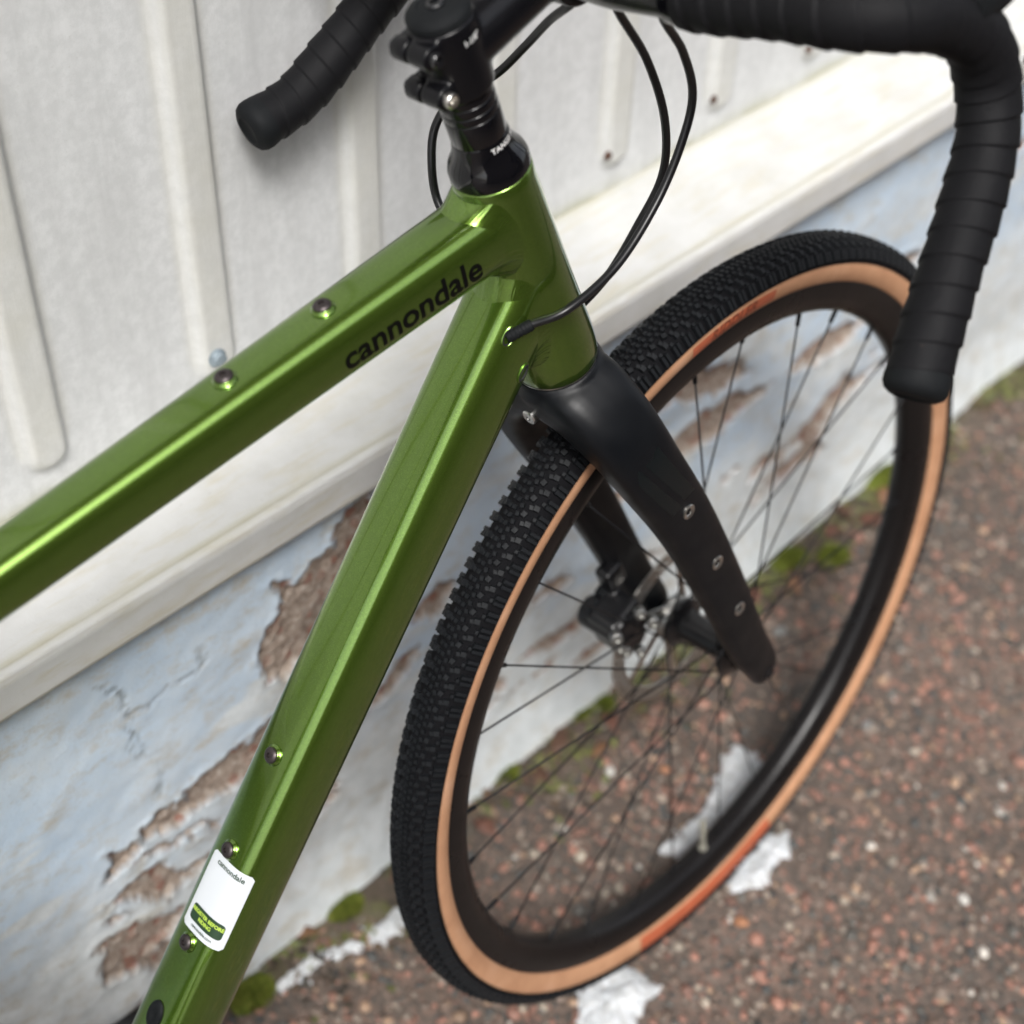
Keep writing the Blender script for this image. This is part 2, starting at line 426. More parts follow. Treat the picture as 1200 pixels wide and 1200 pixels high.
def M_siding():
    m = Mat('weathered_white_metal_siding', (.6, .6, .6), .5, spec=.4)
    n1 = m.noise(5, 5, .6, m.map((9, 1, 1.1))); n2 = m.noise(90, 5, .7); n3 = m.noise(500, 3, .6); n4 = m.noise(22, 5, .6)
    c = m.ramp(n1, [(.3, (.55, .555, .555)), (.5, (.63, .638, .638)), (.7, (.675, .683, .685))])
    c = m.mix(m.ramp(n2, [(.40, .5), (.62, 0.0)]), c, (.49, .50, .50))
    c = m.mix(m.ramp(n3, [(.60, 0.0), (.75, .35)]), c, (.46, .46, .44))
    rib = m.attr('rib').outputs['Fac']
    c = m.mix(m.math('MULTIPLY', rib, m.ramp(n4, [(.3, .35), (.7, .8)])), c, (.53, .52, .455))
    bt = m.attr('bottom').outputs['Fac']
    c = m.mix(m.math('MULTIPLY', bt, m.ramp(n4, [(.35, .2), (.6, 1.0)])), c, (.40, .40, .30))
    m.base(c); m.rough(m.ramp(n4, [(.3, .42), (.7, .62)]))
    m.normal(m.bump(n2, .12, .0006, m.bump(n1, .2, .003))); return m.m
PITCH_R = .1455; RIB0 = -.2445
def rib_profile(u):
    k = ((u-RIB0+PITCH_R/2) % PITCH_R)-PITCH_R/2
    return k
def build_siding():
    SM = M_siding()
    edges = [RIB0+PITCH_R*(6*j+.5) for j in range(-4, 8)]
    for a, b in zip(edges[:-1], edges[1:]):
        fine = -1.3 < a < 1.4
        us = np.linspace(a, b, int((b-a)/(.0025 if fine else .006)))
        zs = np.concatenate([np.arange(.5555, .70, .004), np.arange(.70, 2.66, .03)])
        U_, Z_ = np.meshgrid(us, zs)
        k = np.abs(rib_profile(U_))
        end = np.clip((Z_-.580-.012*(k/.018)**2)/.012, 0, 1); end = end*end*(3-2*end)
        rib = np.clip((.0190-k)/.0085, 0, 1); rib = rib*rib*(3-2*rib)
        dent = (fbm(U_*5, Z_*3, 3, 15)-.5)*.006
        Y_ = .088-rib*.0085*end+dent*.5
        crease = np.exp(-((k-.019)/.004)**2)*.6
        me = grid_mesh('siding_panel', U_, Y_, Z_)
        setattr_float(me, 'rib', np.clip(np.maximum(rib*.75, crease)*end, 0, 1))
        setattr_float(me, 'bottom', np.exp(-((Z_-.5555)/.010)**2))
        me.materials.append(SM)
        link(bpy.data.objects.new('siding_panel', me), wall)
build_siding()
# fasteners at the foot of the ribs
bluegrey = M_plain('zinc_screw_washer', (.30, .36, .40), .45, .5, var=.25)
rust = M_plain('rusty_nail', (.085, .040, .025), .8, var=.4)
for j in range(-6, 16):
    u = RIB0+PITCH_R*j
    g = G()
    if j < 0: continue
    if j <= 1:
        g.add(*revolve([(0, .0072), (.0012, .0075), (.0022, .0062), (.0030, .0052), (.0058, .0050), (.0064, .0042)], (u-.004, .0795, .608), (0, -1, 0), 24))
        g.obj('screw', bluegrey, wall, auto=40)
    else:
        g.add(*revolve([(0, .0038), (.0016, .0042), (.0030, .0034), (.0036, .002)], (u-.014, .0825, .601), (0, -1, 0), 16))
        g.obj('nail', rust, wall, auto=60)
# wall body and eave; the overhang is added, unseen, to narrow the reflected sky
bodym = M_plain('wall_body', (.35, .34, .32), .9)
G().add(*rbox(1.2, .315, 1.32, 9.6, .40, 2.70, .004)).obj('wall_core', bodym, wall, smooth=False)
eave_m = M_plain('white_painted_boards', (.55, .55, .53), .7, var=.1)
g = G(); g.add(*rbox(1.2, -.20, 2.70, 9.7, .80, .05, .004)); g.add(*rbox(1.2, -.615, 2.71, 9.7, .025, .16, .003)); g.obj('eave', eave_m, wall, smooth=False)

# added timber shed, unseen behind the camera, to shape reflections on the bike paint
shed = empty('added_shed', (0.4, -4.3, 0)); tag(shed, 'added dark timber shed, out of view, shaping the reflections on the bicycle', 'shed')
shed_m = M_plain('weathered_brown_boards', (.10, .075, .055), .8, var=.3)
pm = G().add(*rbox(0, 0, 0, .138, .03, 4.3, .004)).obj('board', shed_m, shed, smooth=False); pm.location = (-6.0, 0, 2.15)
for k in range(1, 86):
    d = pm.copy(); COL.objects.link(d); d.location = (-6.0+k*.145, .006*(k % 2), 2.15)
G().add(*rbox(0, -1.2, 2.1, 12.6, 2.3, 4.2, .01)).obj('added_shed_body', shed_m, shed, smooth=False)
G().add(*rbox(0, -1.1, 4.36, 13.0, 2.8, .08, .01)).obj('roof', M_plain('grey_roof_sheet', (.12, .12, .125), .6), shed, smooth=False)
# ================================================================== ground
def M_ground():
    m = Mat('wet_worn_asphalt', (.1, .09, .08), .6, spec=.5)
    v = m.n('ShaderNodeTexVoronoi'); v.inputs['Scale'].default_value = 170; m.l(m.co(), v.inputs['Vector'])
    v2 = m.n('ShaderNodeTexVoronoi'); v2.inputs['Scale'].default_value = 420; m.l(m.co(), v2.inputs['Vector'])
    c1 = m.ramp(v.outputs['Color'], [(0, (.045, .035, .028)), (.35, (.11, .08, .062)), (.6, (.17, .115, .088)), (.8, (.22, .13, .095)), (1, (.29, .235, .19))])
    c2 = m.ramp(v2.outputs['Color'], [(0, (.03, .027, .024)), (.5, (.09, .075, .065)), (1, (.2, .17, .145))])
    c = m.mix(.45, c1, c2)
    big = m.noise(3.5, 6, .6)
    c = m.mix(m.ramp(big, [(.4, .55), (.62, 0.0)]), c, (.055, .045, .037))
    soil = m.attr('soil').outputs['Fac']
    c = m.mix(m.math('MULTIPLY', soil, m.ramp(m.noise(60, 5, .7), [(.3, .4), (.6, 1.0)])), c, (.06, .045, .028))
    moss = m.math('MULTIPLY', soil, m.ramp(m.noise(28, 5, .7), [(.46, 0.0), (.62, .85)]))
    c = m.mix(moss, c, (.10, .11, .025))
    m.base(c); m.rough(m.ramp(m.noise(16, 5), [(.3, .38), (.7, .8)]))
    hh = m.math('ADD', m.math('MULTIPLY', v.outputs['Distance'], -1.0), m.math('MULTIPLY', v2.outputs['Distance'], -.5))
    m.normal(m.bump(hh, .5, .002)); return m.m
def wall_y(x): return (WD + x*sin(WY))/cos(WY)
def gz(x, y):
    x = np.asarray(x, float); y = np.asarray(y, float)
    z = (fbm(x*9+40, y*9+40, 4, 81)-.5)*.010 + (fbm(x*60+40, y*60+40, 3, 85)-.5)*.0035
    near = np.clip(1-np.hypot(x, y)/.06, 0, 1)
    return z*(1-near)-.002*(1-near)-.0008
def build_ground():
    def axis(a, b, st, far):
        c = list(np.arange(a, b, st)); s = st
        lo = a; L = []
        while lo > -far: s *= 1.5; lo -= s; L.append(lo)
        s = st; hi = c[-1]; H = []
        while hi < far: s *= 1.5; hi += s; H.append(hi)
        return np.array(L[::-1]+c+H)
    xs = axis(-1.1, 1.5, .0055, 120); ys = axis(-.9, .36, .0055, 120)
    X, Y = np.meshgrid(xs, ys); Z = gz(X, Y)
    soil = np.clip((Y-(wall_y(X)-.060)+(fbm(X*14, Y*14, 3, 91)-.5)*.16)/.05, 0, 1)
    Z = Z + soil*.004
    fade = (np.abs(X) < 3) & (np.abs(Y) < 3)
    Z = np.where(fade, Z, -.002)
    me = grid_mesh('ground', X, Y, Z); setattr_float(me, 'soil', soil); me.materials.append(M_ground())
    o = link(bpy.data.objects.new('ground', me)); o['kind'] = 'structure'
    tag(o, 'worn reddish brown asphalt ground beside the wall')
build_ground()

def joined(name, V, F, inst, mats, colors=None):
    """inst: list of (loc, rot 3x3, scale3); one mesh"""
    n = len(inst); nv = len(V)
    out = np.empty((n, nv, 3), np.float32)
    for i, (l, R, s) in enumerate(inst): out[i] = (V*s) @ R.T + l
    FF = (F[None]+(np.arange(n)*nv)[:, None, None]).reshape(-1, F.shape[1])
    me = mesh(name, out.reshape(-1, 3), FF)
    if colors is not None:
        a = me.color_attributes.new('tint', 'FLOAT_COLOR', 'POINT')
        c = np.concatenate([colors, np.ones((n, 1))], 1)
        a.data.foreach_set('color', np.repeat(c, nv, axis=0).astype(np.float32).ravel())
    me.materials.append(mats); return me
def rotm(a, b, c): return np.array((Matrix.Rotation(a, 3, 'X') @ Matrix.Rotation(b, 3, 'Y') @ Matrix.Rotation(c, 3, 'Z')))
def M_stone():
    m = Mat('gravel_stone', (.2, .2, .2), .55, spec=.45)
    c = m.attr('tint').outputs['Color']
    m.base(m.mix(m.ramp(m.noise(500, 4, .6), [(.3, .55), (.7, 0.0)]), c, (.07, .06, .05)))
    m.normal(m.bump(m.noise(900, 3), .3, .0006)); return m.m
stone_m = M_stone()
PAL = np.array([(.36, .175, .125), (.27, .135, .10), (.20, .15, .12), (.29, .235, .19), (.10, .095, .085), (.40, .26, .17), (.06, .065, .065), (.40, .34, .27), (.15, .10, .075), (.60, .56, .50)])
PW = np.array([.16, .16, .18, .12, .13, .07, .10, .03, .14, .012]); PW = PW/PW.sum()
def build_gravel():
    V, F = ico(1); V = V*(1+RNG.uniform(-.14, .14, (len(V), 1)))
    N = 66000
    x = RNG.uniform(-1.15, 1.65, N); y = RNG.uniform(-1.1, .36, N)
    edge = np.minimum(np.minimum(x+1.15, 1.65-x), y+1.1)/.4
    keep = (y < wall_y(x)-.002) & (RNG.random(N) < edge); x = x[keep]; y = y[keep]; N = len(x)
    r = .0017+RNG.gamma(2.0, .00112, N); r = np.clip(r, .0017, .0082)
    z = gz(x, y)
    ci = RNG.choice(len(PAL), N, p=PW); colr = PAL[ci]*RNG.uniform(.55, 1.45, (N, 1))
    inst = []
    an = RNG.uniform(0, 6.28, (N, 3)); sc = RNG.uniform(.7, 1.3, (N, 3))
    for i in range(N):
        R = rotm(an[i, 0]*.08, an[i, 1]*.08, an[i, 2])
        s = np.array([r[i]*sc[i, 0], r[i]*sc[i, 1], r[i]*.62*sc[i, 2]])
        inst.append((np.array([x[i], y[i], z[i]+.0002-r[i]*.18]), R, s))
    me = joined('gravel', V, F, inst, stone_m, colr)
    o = link(bpy.data.objects.new('gravel', me)); o['kind'] = 'stuff'
    tag(o, 'small red, grey and brown stones worn out of the asphalt', 'gravel')
build_gravel()

# larger loose stones, one object each
def M_loose(name, c, rough=.6):
    m = Mat(name, c, rough, spec=.4)
    m.base(m.ramp(m.noise(180, 5, .6), [(.3, tuple(k*.6 for k in c)), (.7, tuple(min(1, k*1.2) for k in c))]))
    m.normal(m.bump(m.noise(600, 3), .4, .0006)); return m.m
LOOSE = [('pale beige', (.50, .44, .35)), ('pinkish', (.33, .17, .13)), ('orange brown', (.40, .19, .10)), ('grey', (.22, .22, .21)), ('whitish', (.62, .60, .55)), ('dark brown', (.10, .07, .055))]
LM = [M_loose('stone_'+n.replace(' ', '_'), c) for n, c in LOOSE]
stones = [(-.02, -.01, .0062, 0, 'rounded, right of the tyre bottom'), (.015, -.055, .0065, 2, 'lone on the asphalt right of the tyre'), (.045, .155, .0058, 4, 'seen through the wheel below the brake disc'),
          (.090, .120, .0050, 2, 'seen through the wheel near the wall foot'), (-.05, .10, .0060, 0, 'seen through the wheel just inside the rim'),
          (-.07, .135, .0055, 1, 'seen through the wheel by its left rim'), (.27, -.12, .0062, 1, 'out in front of the wheel'), (.20, -.18, .0058, 4, 'far right on open asphalt'),
          (.10, .20, .0085, 5, 'at the wall foot behind the hub'), (.06, .215, .0090, 5, 'at the wall foot left of the hub'), (.33, .17, .0075, 3, 'by the moss at the wall foot'),
          (.52, .21, .0080, 1, 'at the far end of the wall foot'), (-.10, -.11, .0055, 2, 'near the bottom edge of the photo'), (.30, .02, .0060, 3, 'under the fork end, on the asphalt')]
Vi, Fi = ico(2)
for (x, y, r, mi, ds) in stones:
    nz = 1+.22*(fbm(Vi[:, 0]*2+x*90+10, Vi[:, 1]*2+Vi[:, 2]*1.7+y*70+10, 2, 5)-.5)
    Vv = Vi*nz[:, None]*np.array([r*1.15, r*.9, r*.62])
    R = rotm(0, 0, x*50+y*31); Vv = Vv @ R.T
    me = mesh('stone', Vv, Fi); me.materials.append(LM[mi]); o = link(bpy.data.objects.new('stone', me)); o.location = (x, y, float(gz(x, y))+r*.30)
    tag(o, f'{LOOSE[mi][0]} stone {ds}', 'stone', 'loose stones on the asphalt')

# snow
def M_snow():
    m = Mat('old_snow', (.62, .64, .66), .55, spec=.3)
    m.b.inputs['Subsurface Weight'].default_value = .3; m.b.inputs['Subsurface Radius'].default_value = (.004, .005, .006)
    m.base(m.ramp(m.noise(110, 6, .75), [(.30, (.22, .21, .19)), (.40, (.46, .47, .47)), (.6, (.62, .64, .66))]))
    m.normal(m.bump(m.noise(450, 4, .6), .6, .0012)); return m.m
snow_m = M_snow()
SNOW = [([(0.149, 0.094), (0.174, 0.089), (0.174, 0.065), (0.166, 0.05), (0.139, 0.037), (0.096, 0.04), (0.053, 0.030), (0.014, 0.033), (0.018, 0.052), (0.076, 0.052), (0.108, 0.062)], 'long patch of old snow inside the lower right of the wheel'),
        ([(0.040, -0.012), (0.074, -0.006), (0.102, -0.004), (0.132, -0.010), (0.107, -0.033), (0.083, -0.032), (0.054, -0.042), (0.036, -0.028)], 'small snow patch just outside the lower right of the tyre'),
        ([(-0.180, -0.025), (-0.139, -0.001), (-0.112, -0.006), (-0.083, -0.050), (-0.125, -0.056), (-0.151, -0.070), (-0.190, -0.070)], 'white snow patch below the bottom of the tyre'),
        ([(-0.268, 0.178), (-0.24, 0.176), (-0.200, 0.178), (-0.175, 0.165), (-0.195, 0.142), (-0.232, 0.146), (-0.266, 0.154)], 'snow lump left of the tyre near the wall foot'),
        ([(-0.362, 0.180), (-0.316, 0.182), (-0.276, 0.177), (-0.276, 0.164), (-0.321, 0.167), (-0.36, 0.170)], 'thin streak of icy snow by the down tube near the wall')]
for P, lab in SNOW:
    P = np.array(P); c = P.mean(0); lo = P.min(0)-.012; hi = P.max(0)+.012
    st = .0016
    X, Y = np.meshgrid(np.arange(lo[0], hi[0], st), np.arange(lo[1], hi[1], st))
    sdv = polysd(X+(fbm(X*45, Y*45, 4, 5)-.5)*.020, Y+(fbm(X*45+9, Y*45+3, 4, 6)-.5)*.024, [tuple(p) for p in P])+.007*(fbm(X*230, Y*230, 4, 16)-.5)
    hgt = np.sqrt(np.clip(sdv+.001, 0, .02)/.02)*.010*(.3+1.4*fbm(X*55, Y*55, 4, 7)) + (fbm(X*300, Y*300, 3, 8)-.5)*.0030
    Z = gz(X, Y)+np.where(sdv > -.001, hgt, -.006)
    me = grid_mesh('snow_patch', X-c[0], Y-c[1], Z)
    bm = bmesh.new(); bm.from_mesh(me); bm.verts.ensure_lookup_table(); sf = sdv.ravel()
    bmesh.ops.delete(bm, geom=[v for v in bm.verts if sf[v.index] < -.003], context='VERTS'); bm.to_mesh(me); bm.free()
    me.materials.append(snow_m); o = link(bpy.data.objects.new('snow_patch', me)); o.location = (c[0], c[1], 0)
    tag(o, lab, 'snow', 'snow patches on the asphalt')

# moss clumps at the wall foot
def M_moss():
    m = Mat('green_moss', (.08, .12, .02), .8, spec=.2)
    m.base(m.ramp(m.noise(160, 5, .7), [(.3, (.055, .075, .012)), (.5, (.13, .16, .022)), (.68, (.22, .22, .05)), (.8, (.16, .11, .04))])); return m.m
moss_m = M_moss()
MOSS = [(.425, .236, .026, 'green moss clump at the wall foot right of the fork leg'), (.468, .206, .024, 'moss clump just right of the other by the fork, off the wall'),
        (.628, .262, .032, 'green moss clump far along the wall near the right tyre edge'), (.070, .236, .022, 'yellow green moss clump at the wall foot below the brake disc'),
        (.10, .222, .014, 'tiny moss tuft beside the clump below the brake disc'),
        (-.041, .222, .016, 'small moss tuft at the wall foot just right of the left tyre edge'), (-.262, .205, .020, 'dark moss tuft at the wall foot beside the down tube'),
        (-.381, .188, .024, 'dark green moss clump by the lower end of the down tube')]
for k, (x, y, r, lab) in enumerate(MOSS):
    g = G(); rr = random.Random(k)
    Vd, Fd = ico(3); Vm = Vd.copy()
    hh = 1+.5*(fbm(Vd[:, 0]*3+k*7+20, Vd[:, 1]*3+20, 3, 9)-.5)
    r *= .85; Vm = Vd*hh[:, None]*np.array([r*1.15, r*.7, r*.38]); Vm[:, 2] = np.maximum(Vm[:, 2], -.004)
    VV = [Vm]; FF = [Fd]; b = len(Vm)
    n = 1500; bl = np.empty((n, 3, 3))
    for i in range(n):
        a = rr.uniform(0, 6.28); q = math.sqrt(rr.random())*1.08; px, py = cos(a)*q*r, sin(a)*q*r*.8
        pz = r*.36*math.sqrt(max(0, 1-q*q)); d = np.array([cos(a)*q+rr.uniform(-.7, .7), sin(a)*q+rr.uniform(-.7, .7), 1.0]); L = rr.uniform(.003, .0065)
        d = d/np.linalg.norm(d)*L; s = np.array([rr.uniform(-1, 1), rr.uniform(-1, 1), 0])*.0010
        p0 = np.array([px, py, pz]); bl[i] = [p0-s, p0+s, p0+d]
    VV.append(bl.reshape(-1, 3)); FF.append(np.arange(n*3).reshape(n, 3)+b)
    me = mesh('moss_clump', np.concatenate(VV), np.concatenate(FF)); me.materials.append(moss_m)
    o = link(bpy.data.objects.new('moss_clump', me)); o.location = (x, y, float(gz(x, y))+.002)
    tag(o, lab, 'moss', 'moss clumps at the wall foot')
# crumbs of soil, moss and leaf along the wall foot
def build_litter():
    n = 9000; V = np.array([(-1, -.6, 0), (.2, -.9, .15), (1, .1, 0), (-.1, .9, .1), (0, 0, .35)], float); F = np.array([(0, 1, 4), (1, 2, 4), (2, 3, 4), (3, 0, 4)])
    x = RNG.uniform(-.75, 1.2, n); d = RNG.gamma(1.6, .022, n); y = wall_y(x)-.002-d+.022
    keep = (d < .14) & (vnoise(x*16+50, d*20+50, 3) > .30); x = x[keep]; y = y[keep]; n = len(x)
    P = np.array([(.05, .035, .02), (.09, .055, .03), (.03, .025, .018), (.10, .12, .022), (.16, .17, .04), (.15, .07, .04), (.22, .17, .11)])
    clump = vnoise(x*22+70, y*22+70, 4); ci = RNG.choice(7, n, p=[.24, .2, .18, .12, .08, .12, .06]); ci = np.where((clump > .6) & (RNG.random(n) < .65), RNG.integers(3, 5, n), ci)
    z = gz(x, y)+.003; r = RNG.uniform(.0018, .0052, n)
    inst = [(np.array([x[i], y[i], z[i]+RNG.uniform(0, .003)]), rotm(RNG.uniform(-.5, .5), RNG.uniform(-.5, .5), RNG.uniform(0, 6.28)), np.array([r[i]*1.3, r[i], r[i]])) for i in range(n)]
    me = joined('ground_litter', V, F, inst, stone_m, P[ci]*RNG.uniform(.7, 1.4, (n, 1))); o = link(bpy.data.objects.new('ground_litter', me)); o['kind'] = 'stuff'
    tag(o, 'crumbs of dark soil, moss and dead leaf along the wall foot', 'litter')
build_litter()
# leaf litter
leaf_ms = [M_plain('leaf_'+str(i), c, .6, var=.35) for i, c in enumerate([(.13, .055, .035), (.10, .05, .03), (.20, .10, .05)])]
for i, m_ in enumerate(leaf_ms): m_.name = ['dark_red_leaf', 'dark_brown_leaf', 'orange_brown_leaf'][i]
LEAF = [(.50, .232, .018, 0, 'by the wall foot above the right moss'), (.55, .215, .022, 0, 'at the wall foot between two moss clumps'), (.535, .248, .016, 1, 'tucked against the plinth far right'),
        (.395, .205, .014, 2, 'left of the fork-side moss clump'), (.09, .20, .018, 0, 'on the ground below the brake disc'), (.03, .215, .020, 1, 'wet, against the plinth inside the wheel'),
        (.055, .178, .013, 2, 'small, in the middle of the wheel opening'), (-.015, .20, .018, 1, 'curled, at the wall foot inside the left rim'), (.13, .235, .018, 1, 'behind the fork end at the wall foot'),
        (-.10, .185, .016, 0, 'just left of the tyre at the wall foot'), (-.20, .20, .015, 1, 'near the snow lump left of the tyre'), (.60, .235, .017, 2, 'near the farthest moss clump'), (.35, .225, .016, 0, 'between the hub and the moss clump'),
        (-.31, .205, .014, 2, 'beside the icy streak by the down tube')]
for k, (x, y, s, mi, ds) in enumerate(LEAF):
    rr = random.Random(90+k); V = []; F = []; n = 10
    for i in range(n+1):
        t = i/n; wd = s*.42*math.sin(pi*min(1, t*1.02))**.8*(1+.15*rr.uniform(-1, 1))+.0002
        xx = (t-.5)*2*s; zc = .004*math.sin(t*3)+.003*rr.random()
        V += [(xx, -wd, zc+wd*.5), (xx, 0, zc), (xx, wd, zc+wd*.35)]
    for i in range(n):
        a = i*3; F += [[a, a+3, a+4, a+1], [a+1, a+4, a+5, a+2]]
    me = mesh('fallen_leaf', V, F); me.materials.append(leaf_ms[mi]); o = bpy.data.objects.new('fallen_leaf', me); link(o)
    md = o.modifiers.new('t', 'SOLIDIFY'); md.thickness = .0004
    o.location = (x, y, float(gz(x, y))+.003); o.rotation_euler = (rr.uniform(-.3, .3), rr.uniform(-.3, .3), rr.uniform(0, 6.28))
    tag(o, f'{["dark red", "dark brown", "orange brown"][mi]} fallen leaf {ds}', 'leaf', 'fallen leaves along the wall foot')

# ================================================================== BICYCLE
bike = empty('bicycle'); bike.rotation_euler = (-0.0739135, 0, 0)
tag(bike, 'metallic green gravel bicycle with drop bar and black fork leaning on the wall', 'bicycle')
HA = radians(72.2); UX = Vector((-cos(HA), 0, sin(HA))); NX = Vector((sin(HA), 0, cos(HA)))
R0 = .349; WC = Vector((0, 0, R0))
HTB = Vector((-.17555, 0, .71563))            # middle of the head tube's lower end
OFF = -(HTB-WC).dot(NX); AX = WC-NX*OFF; S0 = (HTB-AX).dot(UX)
HL = .1560; S1 = S0+HL
def ap(s, n=0., y=0.): return AX + UX*s + NX*n + Vector((0, y, 0))
STEER = 0.0797577
SM4 = Matrix.Translation(AX) @ Matrix.Rotation(STEER, 4, UX) @ Matrix.Translation(-AX)
def steer(o): o.matrix_basis = SM4; return o

# ---- frame tubes
class Tube:
    def __init__(s, p, q, a0, a1, b0, b1, e): s.p = Vector(p); s.q = Vector(q); s.a = (a0, a1); s.b = (b0, b1); s.e = e; s.d = (s.q-s.p); s.L = s.d.length; s.t = s.d.normalized(); s.n = Vector((-s.t.z, 0, s.t.x)) ;
    def fix(s):
        if s.n.z < 0: s.n = -s.n
        return s
    def pt(s, l, phi, off=0.):
        """phi measured from the up normal towards the -y side"""
        k = min(1.05, max(-.05, l/s.L)); a = s.a[0]+(s.a[1]-s.a[0])*k; b = s.b[0]+(s.b[1]-s.b[0])*k
        c, sn = cos(phi), sin(phi)
        u = b*math.copysign(abs(c)**(2/s.e), c); v = a*math.copysign(abs(sn)**(2/s.e), sn)
        P = s.p + s.t*l + s.n*u + Vector((0, -v, 0))
        if off:
            gu = math.copysign((abs(u)/b)**(s.e-1), u)/b; gv = math.copysign((abs(v)/a)**(s.e-1), v)/a
            N = (s.n*gu+Vector((0, -gv, 0))).normalized(); P = P+N*off
        return P
    def nrm(s, l, phi): return (s.pt(l, phi, .001)-s.pt(l, phi)).normalized()
    def arc(s, l, phi0, dist):
        """phi reached by going `dist` metres round the section from phi0"""
        st = .01 if dist > 0 else -.01; phi = phi0; d = 0; P = s.pt(l, phi)
        while d < abs(dist):
            phi += st; Q = s.pt(l, phi); e = (Q-P).length; d += e; P = Q
        return phi - st*(d-abs(dist))/max(e, 1e-9)
    def mesh(s, l0, l1, n=64, m=40):
        return loft([[s.pt(l0+(l1-l0)*i/m, 2*pi*k/n) for k in range(n)] for i in range(m+1)])
TTd = Vector((.1902, 0, .0386)).normalized()
TTp = Vector((-.72, 0, .7796+.2030*(-.72+.4699))); TTq = Vector((-.205, 0, .7796+.2030*(-.205+.4699)))
DTp = Vector((-.575, 0, .7168+1.375*(-.575+.2512))); DTq = Vector((-.185, 0, .7168+1.375*(-.185+.2512)))
TT = Tube(TTp, TTq, .0175, .0228, .0175, .0228, 3.0).fix(); DT = Tube(DTp, DTq, .0238, .0238, .0240, .0240, 3.1).fix()
TT.L0 = (Vector((-.4699, 0, .7796))-TTp).length
TT.a = (.0145, .0219); TT.b = (.0145, .0213)
def hr(s):   # head tube radius
    k = (s-S0)/HL
    return .0233 + (.0283-.0233)*max(0, min(1, 1-(k-.10)/.85)) if k > .10 else .0283-.0004*(1-k/.10)
prof = [(S0, .0262), (S0+.0006, .0272), (S0+.0016, hr(S0)-.0001)] + [(S0+.0016+(HL-.0032)*i/24, hr(S0+.0016+(HL-.0032)*i/24)) for i in range(1, 24)] + [(S1-.0012, hr(S1)), (S1-.0004, hr(S1)-.0006), (S1, hr(S1)-.0012)]
g = G(); g.add(*revolve(prof, AX, UX, 128)); head = g.obj('head_tube', green, bike, auto=50)
g = G(); g.add(*revolve([(S0-.0010, .0255), (S0-.0008, .0268), (S0+.0001, .0268), (S0+.0003, .0255)], AX, UX, 96)); g.obj('headset_cup', alu, head, auto=40)

def hit(tube, phi):
    """distance along the tube where its surface line meets the head tube cone"""
    for k in range(4000):
        l = tube.L*.55+k*.00012
        P = tube.pt(l, phi); d = P-AX; s = d.dot(UX); r = (d-UX*s).length
        if r < hr(s): return l
    return None
def hproj(P, extra=0.):
    d = P-AX; s = d.dot(UX); v = d-UX*s
    return AX+UX*s+v.normalized()*(hr(s)+extra)
def tube_obj(tube, name, l0, parent):
    n = 96; m = 46
    ends = [hit(tube, 2*pi*k/n) or tube.L for k in range(n)]
    rings = [[tube.pt(l0+(ends[k]-l0)*i/m, 2*pi*k/n) for k in range(n)] for i in range(m+1)]
    g = G(); g.add(*loft(rings, True, True, False)); return g.obj(name, green, parent), ends
ttube, tends = tube_obj(TT, 'top_tube', 0, bike)
dtube, dends = tube_obj(DT, 'down_tube', 0, bike)
def weld(tube, ends, parent, wt_, wh, rip=.00035, nrip=70, fill=.62, bulge=0.0):
    n = 480; m = 9; rings = []; ne = len(ends)
    for k in range(n):
        phi = 2*pi*k/n; f = k/n*ne; i0 = int(f) % ne; e = ends[i0]*(1-(f-int(f)))+ends[(i0+1) % ne]*(f-int(f))
        J = tube.pt(e, phi)
        wob = .0010*math.sin(phi*3.3+1)+.0006*math.sin(phi*7+2)
        a = tube.pt(e-wt_-wob, phi, -.0002)
        cen = tube.p+tube.t*e
        out = (J-cen).normalized()
        b = hproj(J+out*(wh+wob), -.0002)
        db = (b-AX).dot(UX)-(S1-.0060)
        if db > 0: b = b-UX*db; b = hproj(b, -.0002)
        row = []
        ctrl = J*fill+(a+b)*.5*(1-fill)
        nn = ((a+b)*.5-J); nn = nn.normalized() if nn.length > 1e-6 else out
        for j in range(m+1):
            t = j/m; P = a*(1-t)**2+ctrl*2*t*(1-t)+b*t*t
            env = math.sin(pi*t)
            ph = phi*nrip + 1.4*math.sin(phi*5) - (t-.5)**2*15.0
            P = P+nn*env*(rip*(.12+.88*max(0, math.sin(phi-.7)))*(math.sin(ph+1.7*math.sin(phi*17))+.5*math.sin(1.61*ph+.7))+bulge)
            row.append(P)
        rings.append(row)
    rings.append(rings[0])
    g = G(); V, F = loft(rings, False, False, False); g.add(V, F); return g.obj('weld_bead', green, parent)
weld(TT, tends, ttube, .0120, .0090, .00034, 46, .42, .0007)
weld(DT, dends, dtube, .0100, .0090, .00038, 58, .45, .0008)

def bolt_boss(P, N, parent):
    g = G(); g.add(*revolve([(-.001, .0070), (.0006, .0070), (.0012, .0063), (.0018, .0060), (.0022, .0056)], P, N, 32)); b = g.obj('bottle_boss', green, parent, auto=35)
    n = 24
    g = G(); g.add(*revolve([(.0018, .0046), (.0022, .0052), (.0032, .0052), (.0042, .0042), (.0046, .0032), (.0046, .0018), (.0030, .0016), (.0028, .0001)], P, N, n, True)); g.obj('bolt', screw_mat, b, auto=35)
def on_tube(tube, x, z, phi=0):
    l = (Vector((x, 0, z))-tube.p).dot(tube.t); return tube.pt(l, phi), tube.nrm(l, phi), l
for x, z in ((-.3417, .8251), (-.4056, .8100)): P, N, l = on_tube(TT, x, z); bolt_boss(P, N, ttube)
for x, z in ((-.4179, .532), (-.4586, .4738), (-.501, .4164)): P, N, l = on_tube(DT, x, z); bolt_boss(P, N, dtube)
